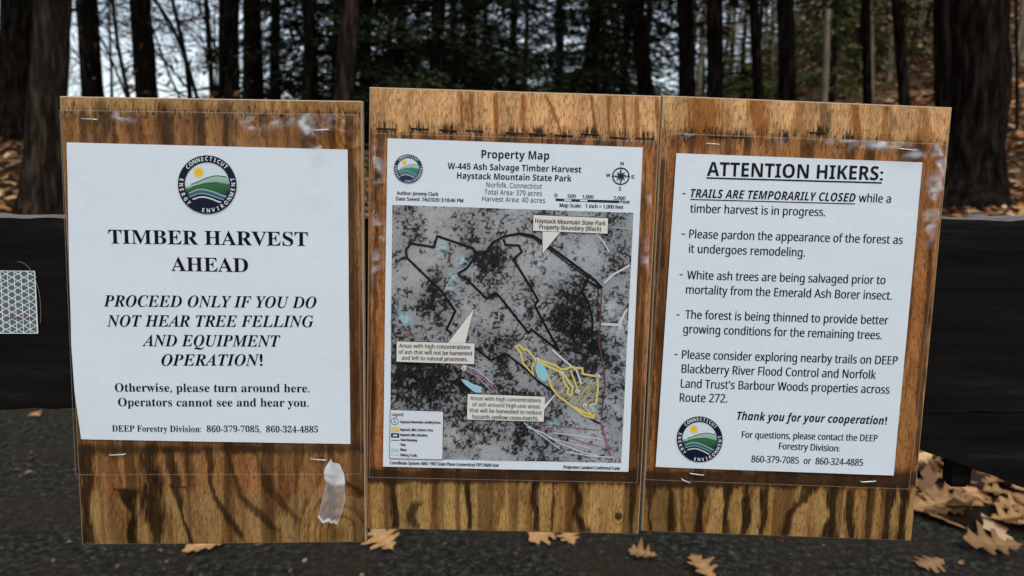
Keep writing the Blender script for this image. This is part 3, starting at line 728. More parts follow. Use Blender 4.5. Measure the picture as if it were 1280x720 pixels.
b2 = make_board('tallest plywood board with a row of rusty staples, carrying the property map', Q2, 33, .100, .893, np.array([.76,.42,.180]), np.array([.46,.185,.058]), np.array([.46,.265,.088]),
  [([(576,116),(577,160)],5,.95),([(590,116),(589,160)],5,.95),([(583,126),(583,150)],5,.7),([(619,118),(620,165)],5,.9),([(654,118),(655,168)],5,.95),([(681,118),(690,140),(700,166)],8,1),([(739,119),(745,170)],6,1),([(761,120),(762,172)],6,.95),([(779,120),(781,172)],6,.95),([(796,121),(795,172)],5,.8),([(820,122),(824,172)],5,.95)],
  [([(490,598),(494,660)],12,.9),([(520,628),(518,660)],24,.85),([(584,598),(588,662)],7,.95),([(668,600),(670,664)],7,.95),([(692,600),(690,664)],4,.8),([(718,600),(722,640),(733,666)],12,.92),([(791,598),(790,668)],7,.85),([(470,190),(466,590)],8,.6),([(806,200),(800,590)],7,.6)],
  [(583,138,9,1.6),(773,645,7,2.2)], (588,603,1.25), [(484,161),(525,161),(560,163),(593,163.5),(643,166.5),(672,168),(705,169.5),(738,168),(774,172.5),(806,173)])
b3 = make_board('plywood board with orange stained top, carrying the attention hikers sheet', Q3, 47, .082, .893, np.array([.74,.41,.175]), np.array([.46,.195,.060]), np.array([.44,.25,.082]),
  [([(876,122),(877,176)],30,1),([(950,124),(952,176)],26,.95),([(1000,126),(998,168)],10,.7),([(1070,130),(1075,178)],16,.9),([(1104,132),(1108,180)],14,.8),([(1150,135),(1158,185)],20,.7)],
  [([(1033,126),(1030,168)],16,.65),([(1110,132),(1120,160)],9,.5),([(815,606),(812,665)],9,.9),([(838,606),(838,666)],8,.9),([(852,606),(853,666)],5,.6),([(876,604),(874,668)],12,.93),([(909,604),(908,668)],10,.95),([(934,606),(930,670)],9,.93),([(955,610),(952,670)],8,.9),
   ([(1015,606),(990,640),(978,672)],14,.88),([(1040,606),(1038,674)],20,.93),([(1062,612),(1064,674)],11,.9),([(1090,606),(1086,676)],8,.8),([(1112,606),(1106,676)],13,.93),([(1130,606),(1126,676)],14,.92),([(830,200),(808,580)],9,.7),([(1165,300),(1145,580)],9,.7)],
  [], (590,608,1.3), [(860,169),(896,171),(925,171.5),(975,172),(1022,166),(1060,172)])
for u, v, a, m in ((112,149,2,0),(401,162.5,-2,0),(147,568,-3,0),(398,574,4,0),(152,611,0,1),(222,607,6,1)): staple(b1, u, v, 19, a, M_rust if m else M_steel, YB - (.0 if m else .0022))
for k, (u, v) in enumerate(((484,161),(525,161),(560,163),(593,163.5),(643,166.5),(672,168),(705,169.5),(738,168),(774,172.5),(806,173))): staple(b2, u, v, 21, 2 + k % 3, M_rust)
mb = MB(); p = unproj(773, 645, YB); tube(mb, [p + np.array([0, .002, 0]), p + np.array([0, -.0006, 0]), p + np.array([0, -.0010, 0])], [.0030, .0030, .0022], 12); mb.build('screw_head', M_rust, b2, smooth=True)
for u, v, w, a, m in ((860,169,16,6,1),(891,180,16,3,0),(896,171,20,2,1),(925,171.5,21,2,1),(1135,187,22,5,0),(871,592.5,17,7,0),(1085,601.5,18,-3,0),(857,601,11,25,0),(1022,166,20,3,1)): staple(b3, u, v, w, a, M_rust if m else M_steel, YB - (.0 if m else .0022))

# ------------------------------------------------------------------ lettering
STY = {'b':(0x1D400,0x1D41A,0x1D7CE),'bi':(0x1D468,0x1D482,0x1D7CE),'s':(0x1D5A0,0x1D5BA,0x1D7E2),'sb':(0x1D5D4,0x1D5EE,0x1D7EC),'sbi':(0x1D63C,0x1D656,0x1D7EC)}
def styled(s, st):
    A, a, d = STY[st]; r = ''
    for ch in s:
        if 'A' <= ch <= 'Z': r += chr(A + ord(ch) - 65)
        elif 'a' <= ch <= 'z': r += chr(a + ord(ch) - 97)
        elif '0' <= ch <= '9': r += chr(d + ord(ch) - 48)
        else: r += ch
    return r
_tc = bpy.data.curves.new('lettering', 'FONT'); _to = bpy.data.objects.new('lettering', _tc); COL.objects.link(_to); _tc.resolution_u = 3
_cache = {}
def glyphs(s, st):
    """outline of a line of text: vertices (x, y) and faces"""
    if (s, st) in _cache: return _cache[(s, st)]
    _tc.body = styled(s, st)
    dg = bpy.context.evaluated_depsgraph_get(); dg.update()
    ev = _to.evaluated_get(dg); me = ev.to_mesh()
    V = np.array([v.co[:2] for v in me.vertices]).reshape(-1, 2); Fs = [tuple(p.vertices) for p in me.polygons]
    ev.to_mesh_clear(); _cache[(s, st)] = (V, Fs); return V, Fs
CAP = {}
def cap_h(st):
    if st not in CAP: CAP[st] = glyphs('H', st)[0][:,1].max()
    return CAP[st]
def put(mb, V, Fs, mat=0, col=None):
    by = {}
    for f in Fs: by.setdefault(len(f), []).append(f)
    first = True
    for k, fl in by.items():
        if first: mb.add(V, fl, mat, col); base = mb.n - len(V); first = False
        else: mb.f.append(np.array(fl) + base); mb.m.append((len(fl), mat))
def write(mb, s, st, u0, v0, u1, v1, cap, y, mat=0, col=None, bold=0.0):
    """a line of print whose baseline runs from photo point (u0,v0) to (u1,v1)"""
    V, Fs = glyphs(s, st); x0, x1 = V[:,0].min(), V[:,0].max()
    t = (V[:,0] - x0) / (x1 - x0); h = V[:,1] / cap_h(st) * cap
    u, v = u0 + (u1 - u0) * t, v0 + (v1 - v0) * t
    k = np.hypot(u - VPU, v - VPV); uu, vv = u + (u - VPU) / k * h, v + (v - VPV) / k * h
    P = unproj(uu, vv, y); put(mb, P, Fs, mat, col)
    if st in ('b', 'bi', 'sb', 'sbi') and s[-1] in '!:':
        xe = glyphs(s[:-1], st)[0][:,0].max() + .01; keep = [f for f in Fs if V[f[0],0] > xe]
        for q in (.55, 1.1): put(mb, unproj(uu + q * cap / 14, vv, y - .00003 * q), keep, mat, col)
    if bold:
        for du, dy in ((bold, 0), (-bold, 0)):
            put(mb, unproj(uu + du, vv + dy, y + .00004 * (1 if du > 0 else 2)), Fs, mat, col)
def poly(mb, pts, y, mat=0, col=None):
    P = unproj(*np.array(pts, float).T, y); mb.ngon(P[::-1] if P[1][0] > P[0][0] else P, mat, col)
def line(mb, pts, w, y, mat=0, col=None):
    pts = np.array(pts, float)
    d = np.gradient(pts, axis=0); d /= np.linalg.norm(d, axis=1)[:, None] + 1e-9
    s = pts[1:] - pts[:-1]; s /= np.linalg.norm(s, axis=1)[:, None] + 1e-9
    n = np.empty_like(pts); nn = np.stack([-s[:,1], s[:,0]], 1); n[0], n[-1] = nn[0], nn[-1]
    if len(pts) > 2:
        m = nn[1:] + nn[:-1]; m /= np.linalg.norm(m, axis=1)[:, None] + 1e-9
        k = np.clip((m * nn[1:]).sum(1), .5, 1)[:, None]; n[1:-1] = m / k
    A, B = pts + n * w / 2, pts - n * w / 2
    P = unproj(*np.concatenate([A, B]).T, y); k = len(pts)
    mb.add(P, [(i, i+1, k+i+1, k+i) for i in range(k-1)], mat, col)
def circle(cu, cv, r, n=48, a0=0, a1=2*np.pi, ry=None, rot=0):
    a = np.linspace(a0, a1, n, endpoint=abs(a1 - a0) < 6.2); x, y = r*np.cos(a), (ry or r)*np.sin(a)
    return np.stack([cu + x*math.cos(rot) - y*math.sin(rot), cv + x*math.sin(rot) + y*math.cos(rot)], 1)

def emblem(parent, cu, cv, r, y, navy, teal=False, letters=True):
    """round agency badge: ring with words, sun, hills and waves"""
    k0 = math.hypot(cu - VPU, cv - VPV); up = np.array([(cu - VPU) / k0, (cv - VPV) / k0]); rt = np.array([-up[1], up[0]])
    rt = rt + up * -.02
    ST = 6e-5
    def px(P): P = np.asarray(P, float); return np.array([cu, cv]) + P[:, :1] * rt * r + P[:, 1:] * up * r
    def W(P, lv): uv = px(P); return unproj(uv[:,0], uv[:,1], y - ST * lv)
    mb = MB()
    def disc(rr, col, lv, n=64, c=(0, 0)):
        a = np.linspace(0, 2*np.pi, n, endpoint=False); mb.ngon(W(np.stack([c[0] + rr*np.cos(a), c[1] + rr*np.sin(a)], 1), lv), 0, col)
    disc(1.0, navy, 0); disc(.765, (.66,.74,.78), 1)
    disc(.19, (.80,.62,.22), 2, 24, (-.28,.42)); disc(.13, (.83,.52,.04), 3, 24, (-.28,.42))
    def band(top, bot, c_top, c_bot, lv, n=36):
        x = np.linspace(-.765, .765, n); tp = np.array(top); bt = np.array(bot)
        def sm(q):
            from_x = np.interp(x, q[:,0], q[:,1]); ker = np.ones(5) / 5
            pad = np.pad(from_x, 2, mode='edge'); return np.convolve(pad, ker, 'valid')
        lim = np.sqrt(np.maximum(.765**2 - x**2, 0)); yt = np.clip(sm(tp), -lim, lim); yb = np.clip(sm(bt), -lim, lim); yt = np.maximum(yt, yb)
        rows = np.linspace(0, 1, 5); Pn = np.concatenate([np.stack([x, yb + (yt - yb)*q], 1) for q in rows])
        cc = np.concatenate([np.tile(np.array(c_bot)*(1-q) + np.array(c_top)*q, (n, 1)) for q in rows])
        mb.add(W(Pn, lv), grid_faces(5, n), 0, cc)
    def curve(pts, w, col, lv):
        q = np.array(pts); x = np.linspace(q[0,0], q[-1,0], 26); yv = np.interp(x, q[:,0], q[:,1]); yv = np.convolve(np.pad(yv, 3, mode='edge'), np.ones(7)/7, 'valid')
        uv = px(np.stack([x, yv], 1)); line(mb, uv, w * r, y - ST * lv, 0, col)
    H1 = [(-.77,-.10),(-.55,.0),(-.3,.10),(-.09,.21),(.33,.317),(.67,.25),(.77,.2)]
    H2 = [(-.77,-.16),(-.5,-.08),(-.09,.04),(.37,.076),(.77,.0)]
    W1 = [(-.77,-.42),(-.63,-.32),(-.42,-.18),(-.2,-.15),(.0,-.19),(.21,-.25),(.67,-.44),(.77,-.5)]
    W2 = [(-.77,-.55),(-.6,-.44),(-.4,-.32),(-.2,-.29),(.0,-.33),(.21,-.40),(.6,-.55),(.77,-.62)]
    W3 = [(-.51,-.515),(-.35,-.44),(-.17,-.41),(.1,-.47),(.3,-.56),(.46,-.63)]
    BT = [(-.77,-.77),(.77,-.77)]
    g1, g2 = ((.36,.52,.43), (.025,.10,.055)) if not teal else ((.40,.60,.56), (.05,.26,.22))
    g3, g4 = ((.045,.16,.06), (.008,.026,.02)) if not teal else ((.06,.26,.20), (.02,.10,.10))
    band(H1, BT, g1, g2, 4); band(H2, BT, g3, g4, 5)
    curve(H1[1:-1], .028, (.02,.06,.04), 6); curve(H2[1:-1], .028, (.012,.05,.03), 6.5)
    band(W1, BT, (.045,.13,.16), (.03,.10,.13), 7); curve(W1[1:-1], .045, (.30,.42,.46), 8)
    band(W2, BT, navy, navy, 9); curve(W2[1:-1], .04, (.22,.34,.38), 10); curve(W3, .05, (.62,.64,.68), 11)
    # ring over everything
    a = np.linspace(0, 2*np.pi, 65); A = np.stack([np.cos(a), np.sin(a)], 1)
    mb.add(np.concatenate([W(A * 1.0, 12), W(A * .765, 12)]), [(i, i+1, 65+i+1, 65+i) for i in range(64)], 0, navy)
    white = (.74,.77,.78)
    def arc(word, a0, a1, inward, hgt=.135):
        n = len(word)
        for i, ch in enumerate(word):
            an = R(a0 + (a1 - a0) * i / (n - 1)); V, Fs = glyphs(ch, 'sb'); V = V.copy()
            V[:,0] -= (V[:,0].min() + V[:,0].max()) / 2; V = V / cap_h('sb') * hgt; V[:,1] -= hgt / 2; V[:,0] *= .92
            if inward: yx, xx_ = -np.array([math.cos(an), math.sin(an)]), np.array([-math.sin(an), math.cos(an)])
            else: yx, xx_ = np.array([math.cos(an), math.sin(an)]), np.array([math.sin(an), -math.cos(an)])
            c_ = np.array([math.cos(an), math.sin(an)]) * .885
            put(mb, W(c_ + V[:,:1] * xx_ + V[:,1:] * yx, 14), Fs, 0, white)
    arc('CONNECTICUT', 137, 43, False); arc('ENERGY', 169, 224, True); arc('ENVIRONMENT', 260, 371, True)
    return mb.build('emblem', M_print, parent, color=True)

YP = YB - .0016                 # sheet of paper
def sheet(parent, quad, left=None, curl=0.0, y=YP):
    n = 90
    S, T = np.meshgrid(np.linspace(0, 1, n), np.linspace(0, 1, n)); UV = bil(quad, S, T)
    if left is not None:
        lf = np.array(left, float); lu = np.interp(UV[:,0,1], lf[:,1], lf[:,0]); base = UV[:,0,0].copy()
        UV[...,0] += (lu - base)[:,None] * (1 - S) ** 3
    P = unproj(UV[...,0], UV[...,1], y)
    bk = P.copy(); bk[...,1] += .0004
    mb = MB(); mb.add(P, grid_faces(n, n)[:, ::-1]); mb.add(bk, grid_faces(n, n))
    for A, B in ((P[0], bk[0]), (bk[-1], P[-1]), (bk[:,0], P[:,0]), (P[:,-1], bk[:,-1])):
        mb.add(np.concatenate([A, B]), [(i, i+1, n+i+1, n+i) for i in range(n-1)])
    return mb.build('paper', M_paper, parent, smooth=True)
def sleeve(parent, quad, inner, seed, blobs, y=YB - .0052, amp=1.35):
    """clear plastic cover, flat over the sheet, rippled where it is loose"""
    nr, nc = 190, 150
    S, T = np.meshgrid(np.linspace(0, 1, nc), np.linspace(0, 1, nr)); UV = bil(quad, S, T); U, V = UV[...,0], UV[...,1]
    P = unproj(U, V, y); x, z = P[...,0], P[...,2]
    iu0, iv0, iu1, iv1 = inner
    dout = np.maximum(np.maximum(iu0 - U, U - iu1), np.maximum(iv0 - V, V - iv1))
    loose = sstep(-14, 14, dout)
    rip = (fbm(x * 45 + 3, z * 30, seed, 3) - .5) * .0022 * loose + (fbm(x * 14, z * 14, seed + 8, 2) - .5) * .0010
    for bu, bv, br, ba, an in blobs:
        c_, s_ = math.cos(R(an)), math.sin(R(an)); du, dv = U - bu, V - bv; a = (du*c_ + dv*s_) / br; b = (-du*s_ + dv*c_) / (br*.42)
        e = np.exp(-(a*a + b*b)); rip = rip + e * ba * (1 + .5 * np.sin(b * 3 + a * 2 + seed)) + e * (fbm(x * 160, z * 160, seed + 3, 2) - .5) * ba * .8
    painted_glare = np.zeros_like(U)  # sky glare on the folds, painted in as white haze
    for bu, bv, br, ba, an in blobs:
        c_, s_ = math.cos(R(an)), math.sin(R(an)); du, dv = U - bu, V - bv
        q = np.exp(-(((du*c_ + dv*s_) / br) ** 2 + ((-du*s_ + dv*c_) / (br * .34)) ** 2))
        painted_glare = np.maximum(painted_glare, q * sstep(.42, .66, fbm(U * .06 + V * .05, V * .09 - U * .03, seed + 40, 3)) * ba / .0045)
    P[...,1] -= np.clip(rip * amp, -.0018, .01)
    mb = MB(); mb.add(P, grid_faces(nr, nc)[:, ::-1], 0, np.repeat(np.clip(painted_glare, 0, 1).reshape(-1, 1), 3, 1))
    # welded rim
    wr = 1.1
    for A, B in ((UV[0], UV[0] + np.array([0, wr])), (UV[-1], UV[-1] - np.array([0, wr])), (UV[:,0], UV[:,0] + np.array([wr, 0])), (UV[:,-1], UV[:,-1] - np.array([wr, 0]))):
        k = len(A); Q = np.concatenate([unproj(A[:,0], A[:,1], y - .0004), unproj(B[:,0], B[:,1], y - .0004)])
        src = P[0] if A is UV[0] else None
        mb.add(Q, [(i, i+1, k+i+1, k+i) for i in range(k-1)], 1, (0, 0, 0))
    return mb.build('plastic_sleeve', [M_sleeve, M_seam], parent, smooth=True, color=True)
YT = YP - .0003
# ---- left sheet
n1 = thing('paper_notice', tuple(unproj(270, 552, YP)), 'white timber harvest ahead notice in bold serif print under clear plastic', 'notice', 'paper notices on the boards')
L1 = [(84,178),(87,340),(89.5,430),(94,490),(101.5,549)]
sheet(n1, [(84,178),(434.5,187),(438,555),(101.5,549)], L1)
mb = MB()
for s, st, u0, v0, u1, v1, cp in (
 ('TIMBER HARVEST','b',136,304.3,385,307.5,17.3),('AHEAD','b',214,338.6,310.5,340.2,17.3),
 ('PROCEED ONLY IF YOU DO','bi',130,383,396,385,14.2),('NOT HEAR TREE FELLING','bi',134,408,392,408.7,14.2),('AND EQUIPMENT','bi',178,432.6,351,433.2,14.2),('OPERATION!','bi',202,457,327.5,457,14.2),
 ('Otherwise, please turn around here.','b',144,489.3,387,490.4,10.4),('Operators cannot see and hear you.','b',148,507.6,386,508.4,10.4),
 ('DEEP Forestry Division:  860-379-7085,  860-324-4885','b',140.5,539.2,397.5,540.6,7.8)):
    write(mb, s, st, u0, v0, u1, v1, cp, YT)
mb.build('lettering', M_ink, n1)
emblem(n1, 259, 230.7, 36.6, YT, (.008,.012,.030))
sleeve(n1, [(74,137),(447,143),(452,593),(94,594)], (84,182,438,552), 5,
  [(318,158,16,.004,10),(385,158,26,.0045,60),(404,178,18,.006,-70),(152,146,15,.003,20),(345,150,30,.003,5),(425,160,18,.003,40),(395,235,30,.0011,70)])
# ---- map sheet
n2_ = thing('map_notice', tuple(unproj(632, 586, YP)), 'property map sheet with a grey aerial photo under clear plastic', 'notice', 'paper notices on the boards')
sheet(n2_, [(484.5,172.8),(803.5,184.3),(785.4,589.6),(478.8,583)])
mb = MB()
for s, st, u0, v0, u1, v1, cp in (
 ('Property Map','sb',601.8,197.6,686.4,199.6,10.2),('W-445 Ash Salvage Timber Harvest','sb',559.6,211.2,726.5,215.8,7.8),('Haystack Mountain State Park','sb',571.4,223.2,714.4,227,7.8),
 ('Norfolk, Connecticut','s',608,233.9,677.5,235.9,6.2),('Total Area: 379 acres','s',605.6,242.9,677.5,244.9,6.2),('Harvest Area: 40 acres','s',602.7,251.4,681.3,253.6,6.2),
 ('Author: Jeremy Clark','s',496,243.4,548,245,4.5),('Date Saved: 7/6/2020 3:18:46 PM','s',495,250.4,579,253,4.5),
 ('0','s',693,246.2,696.5,246.3,4.2),('500','s',709.5,247,719.5,247.3,4.2),('1,000','s',728,247.8,741.5,248.2,4.2),('2,000','s',767,249.3,781.5,249.8,4.2),('Feet','s',776,254,787,254.4,4.2),
 ('Map Scale:   1 inch = 1,000 feet','s',699.5,258.6,779,261.2,4.6),('N','s',775.6,206.5,779.4,206.6,4.4),('S','s',773.2,238.2,776.6,238.3,4.4),('W','s',757.6,221.3,762.6,221.4,4.4),('E','s',789.6,223.2,793,223.3,4.4),
 ('Coordinate System: NAD 1983 State Plane Connecticut FIPS 0600 Feet','s',487.5,580.2,623.5,583.2,4.0),('Projection: Lambert Conformal Conic','s',704.5,585.6,775,587.2,4.0)):
    write(mb, s, st, u0, v0, u1, v1, cp, YT, bold=.22 if (st == 's' and cp < 5) else 0)
mb.build('lettering', M_ink, n2_)
emblem(n2_, 510.3, 210.8, 17.9, YT, (.012,.035,.075), True)
mb = MB(); cc = (776, 220.2)
o_, i_ = circle(*cc, 11, 41, 0, 2*np.pi + 1e-6), circle(*cc, 9.4, 41, 0, 2*np.pi + 1e-6); o_ = circle(*cc, 11, 40); i_ = circle(*cc, 9.4, 40)
mb.add(unproj(*np.concatenate([o_, i_]).T, YT), [(i, (i+1) % 40, 40 + (i+1) % 40, 40 + i) for i in range(40)], 0, (.02,.02,.025))
for k in range(8):
    a = k * math.pi / 4 + .03; L = 12.5 if k % 2 == 0 else 7.5; d = np.array([math.sin(a), -math.cos(a)]); n = np.array([d[1], -d[0]])
    poly(mb, [np.array(cc) + d*L, np.array(cc) + n*2.1 + d*2.2, np.array(cc)], YT - .00008 - .00001*k, 0, (.02,.02,.025))
    line(mb, [np.array(cc), np.array(cc) + d*L, np.array(cc) - n*1.9 + d*2.2], .55, YT - .0002 - .00001*k, 0, (.02,.02,.025))
mb.build('compass_rose', M_print, n2_, color=True)
mb = MB()
for a, b, cl in ((0,.125,0),(.125,.25,1),(.25,.375,0),(.375,.5,1),(.5,1,0)):
    f = lambda t: (694.5 + 80*t, 249.6 + 2.6*t)
    line(mb, [f(a), f(b)], 3.1, YT, 0, (.02,.02,.025))
    if cl: line(mb, [f(a + .004), f(b - .004)], 1.9, YT - .0001, 0, (.72,.75,.77))
mb.build('scale_bar', M_print, n2_, color=True)
# aerial picture
MQ = [(490.6,256),(791.9,266),(776.4,578.5),(487.5,572.6)]
nr, nc = 330, 310
S, T = np.meshgrid(np.linspace(0, 1, nc), np.linspace(0, 1, nr)); UV = bil(MQ, S, T); U, V = UV[...,0], UV[...,1]
def blob(u, v, ru, rv=None): return np.exp(-(((U-u)/ru)**2 + ((V-v)/(rv or ru))**2))
wob = (fbm(U*.05, V*.05, 61, 4) - .5)
lum = .50 + .55 * (fbm(U*.022, V*.022, 62, 3) - .5)
for (u, v, r, k) in ((612,322,17,-.55),(600,345,22,-.15),(548,385,17,-.45),(700,385,36,-.36),(712,415,30,-.42),(735,440,30,-.40),(515,278,16,-.32),(520,290,10,-.2),(560,275,14,-.25),(640,275,16,-.25),(690,300,14,-.3),(600,415,26,-.30),(625,440,26,-.35),(510,470,34,-.52),(545,492,36,-.5),(575,470,20,-.35),(600,545,26,-.4),(640,500,30,-.2),(640,545,22,-.35),(660,560,26,-.3),(770,375,10,-.4),(762,392,10,-.4),(770,440,14,-.35),(760,475,12,-.35),
                     (505,345,26,.30),(525,325,24,.22),(650,345,32,.16),(640,375,18,.12),(745,300,22,.14),(770,330,14,.18),(748,372,10,.35),(520,545,30,.25),(525,508,24,.24),(575,540,20,.22),(560,565,30,.28),(620,565,22,.2),(745,545,26,.12),(770,510,12,.3),(570,405,18,.12),(600,385,18,.1),(775,405,9,.4),(712,520,16,.18)):
    lum = lum + k * .62 * blob(u + wob*70, v + wob*60, r)
sp1 = fbm(U*.34, V*.34, 63, 3); sp2 = noise2(U*.75, V*.75, 66)
rk = fbm(U*.42, V*.42, 63, 4); rk = rk.ravel().argsort().argsort().reshape(rk.shape) / rk.size
rb = fbm(U*.13 + wob*2, V*.13, 68, 3); rb = rb.ravel().argsort().argsort().reshape(rb.shape) / rb.size
lc = np.clip(lum + .14, 0, 1); dk = sstep(-.15, .22, (1 - lc) * 1.04 - (.55 * rk + .45 * rb))
lum = (.26 + .58 * lc) * (1 - .74 * dk) + (sp2 - .5) * .12 + (noise2(U*1.6, V*1.6, 67) - .5) * .13
lum = np.clip(lum, .05, .95) ** 1.75 * .68
c = lum[...,None] * np.array([1.0, .99, .98])
for u, v, r in ((552,308,6),(577,326,6),(567,347,7),(560,358,6),(505,398,8),(690,535,8),(740,510,5)):
    m = np.clip(blob(u, v, r) * sstep(.4, .6, sp1 + wob*.4) * 1.1, 0, .8)[...,None]; c = c*(1-m) + np.array([.36,.58,.62])*m
c = c * (1 + .10 * sstep(560, 800, U)[...,None] * (np.array([.92,1.03,1.06]) - 1) * 5)
mb = MB(); mb.add(unproj(U, V, YT), grid_faces(nr, nc)[:, ::-1], 0, np.clip(c, .004, .8).reshape(-1, 3))
mb.build('aerial_map', M_print, n2_, color=True)
z4 = lambda pts: [(450 + x/3, 240 + y/3) for x, y in pts]
z5 = lambda pts: [(450 + x/2.88, 450 + y/2.88) for x, y in pts]
z6 = lambda pts: [(630 + x/4.482, 420 + y/4.482) for x, y in pts]
mb = MB(); BK = (.012,.012,.015); YL = YT - .0005
for pts, w in ((z4([(378,318),(370,304),(398,288),(440,236),(425,211),(290,165),(278,206),(190,193),(173,216),(176,246),(310,375),(358,446),(325,515),(345,529)]),2.3),
               (z4([(378,318),(396,322),(475,399),(512,379),(532,402),(632,528),(645,516),(748,597)]),2.3),
               (z4([(441,276),(470,230),(497,190),(540,166),(600,155),(650,164),(690,190),(790,262),(880,330),(908,360)]),2.6),
               (z4([(441,276),(470,288),(497,240),(490,200)]),2.0),(z4([(600,160),(650,172),(690,200),(780,268),(860,326)]),1.5),
               (z4([(538,176),(546,198),(595,200),(607,224),(574,252),(630,340),(668,405),(655,424),(700,510),(748,597)]),2.3),
               (z4([(905,362),(850,331),(832,373),(856,412),(872,482),(868,545),(880,578),(905,592)]),2.3)):
    line(mb, pts, w * 1.25, YL, 0, BK)
line(mb, [(594,435),(614,450),(632,441.7),(643.4,450),(658.3,462.2),(672,476),(693,490),(720.8,512.5),(748.6,529)], 2.5, YL, 0, BK)
YE = (.66,.53,.16); GY = YL - .0001
for pts, w in ((z6([(182,140),(165,118),(128,72),(108,76),(86,50),(68,60),(95,96),(106,150),(164,216),(157,172),(178,142),(222,182),(250,232),(266,286),(302,332),(392,402),(452,446),(500,458),(506,430)]),2.2),
               (z6([(185,128),(290,165),(320,186),(350,184),(366,174),(438,180),(441,211),(522,226),(526,290),(516,376),(474,390)]),2.2),
               (z6([(190,138),(250,170),(330,206),(386,290)]),2.6),(z6([(386,290),(376,332),(354,322),(362,292),(340,268),(326,214)]),2.0),(z6([(372,190),(410,290)]),1.8),(z6([(392,396),(460,432),(505,445)]),2.4),(z6([(450,400),(480,430),(500,420)]),1.6)):
    line(mb, pts, w * 1.2, GY, 0, YE)
for a, b in (((268,282),(322,232)),((304,322),(348,280)),((352,356),(400,310)),((392,384),(492,262)),((424,330),(492,248)),((120,118),(150,150)),((330,340),(356,318)),((318,318),(338,300)),((370,372),(440,310)),((408,392),(492,316)),((440,400),(505,340)),((456,330),(515,270)),((400,300),(470,238)),((230,240),(262,212)),((250,262),(300,216)),((470,300),(518,252)),((96,70),(118,84)),((108,140),(128,122)),((128,168),(150,146))): line(mb, z6([a, b]), 1.0, GY - .00006, 0, (.58,.48,.17))
for pts, w, cl in ((z5([(325,5),(380,28),(425,50),(465,85),(492,118)]),1.6,(.42,.14,.18)),(z5([(335,15),(420,58),(480,118)]),1.0,(.32,.36,.42)),(z5([(640,235),(720,262),(800,296),(862,310)]),1.5,(.40,.13,.18)),(z5([(645,230),(860,252)]),1.0,(.30,.10,.14)),
                   (z5([(868,228),(886,292),(906,362)]),1.8,(.34,.08,.12)),([(752,362),(750.5,395),(748.5,428),(755,462),(756,480),(753.5,505),(751.5,526)],1.7,(.13,.05,.055)),([(488,402),(505,412),(520,424)],1.0,(.42,.16,.18)),
                   (z4([(915,342),(945,312),(1012,275)]),2.6,(.62,.58,.58)),(z4([(880,150),(915,190),(935,225)]),1.6,(.60,.62,.62)),(z4([(930,130),(1015,140)]),1.2,(.30,.42,.42)),(z4([(905,495),(970,498),(1000,440)]),3.0,(.62,.60,.59)),(z4([(720,590),(765,630),(812,668),(830,720)]),2.2,(.62,.62,.63)),
                   (z5([(600,240),(660,262),(720,300),(800,332),(860,345)]),1.2,(.62,.62,.63)),(z5([(700,262),(780,272),(870,285)]),1.2,(.62,.62,.63)),(z5([(680,280),(760,300),(830,318)]),1.1,(.6,.6,.61)),(z5([(740,330),(830,345),(910,350)]),1.3,(.62,.62,.63)),(z5([(590,225),(650,268),(720,320)]),1.4,(.42,.52,.54)),(z4([(370,640),(440,668),(500,720)]),1.4,(.40,.52,.55))):
    line(mb, pts, w, YL - .00004, 0, cl)
mb.build('map_lines', M_print, n2_, color=True)
mb = MB(); CY = (.30,.56,.62)
lk = circle(676.9, 465, 6.6, 26, ry=12.5, rot=-.38); poly(mb, lk, YL - .0003, 0, CY)
poly(mb, z5([(362,68),(385,72),(405,86),(425,92),(440,98),(436,118),(412,116),(378,88)]), YL - .0003, 0, (.34,.56,.64))
mb.build('lakes', M_print, n2_, color=True)
mb = MB(); CRM = (.74,.71,.64); YC = YL - .0005
for rect, ptr in (([(666.7,268.7),(760,272.7),(759.3,292),(666.3,288.3)], [(678,289.4),(678.3,316.7),(700,290.2)]),
                  ([(496,426.7),(593.3,429),(592.7,455),(495.7,452)], [(560,428),(592.3,386),(581.7,428.6)]),
                  ([(584.7,492.4),(681.6,495.8),(679.5,527),(583.7,524.3)], [(680.9,505.6),(697.2,488.9),(680.5,511.8)])):
    line(mb, rect + rect[:2], 1.4, YC, 0, BK); line(mb, ptr, 1.2, YC, 0, BK)
    poly(mb, rect, YC - .0001, 0, CRM); poly(mb, ptr, YC - .0002, 0, CRM)
for s, u0, v0, u1, v1, cp in (('Haystack Mountain State Park',669,278.3,757,281.7,5.3),('Property Boundary (Black)',674,286,751,288.6,5.3),
   ('Areas with high concentrations',499,434.4,588,436.2,5),('of ash that will not be harvested',498.5,442.2,590,444,5),('and left to natural processes.',502.5,449.6,584.5,451.2,5),
   ('Areas with high concentrations',588,500.2,676,503,5),('of ash around high-use areas',590.5,507.8,675,510.6,5),('that will be harvested to reduce',587,515.2,677,518.2,5),('hazards (yellow cross-hatch).',590.5,523,673,525.4,5)):
    write(mb, s, 's', u0, v0, u1, v1, cp, YC - .0004, 0, (.05,.05,.05), .15)
mb.build('callout', M_print, n2_, color=True)
mb = MB(); lg = [(488.2,512.5),(553.8,514.6),(553.1,574),(487.5,572.6)]
line(mb, lg + lg[:2], 1.2, YC, 0, BK); poly(mb, lg, YC - .0001, 0, (.68,.72,.75)); YG = YC - .0003
write(mb, 'Legend', 'sb', 489.8, 519.8, 504, 520.2, 4, YG, 0, BK)
for s, v in (('Haystack Mountain Landing Areas',528.8),('Haystack_Mtn_Harvest_Area',538.4),('Haystack_Mtn_Boundary',544.8),('Town Boundary',551),('Town',556.8),('Water',563.2),('Hiking Trails',570)):
    write(mb, s, 's', 500.5, v, 500.5 + len(s)*1.62, v + .8, 3.2, YG, 0, (.05,.05,.06), .25)
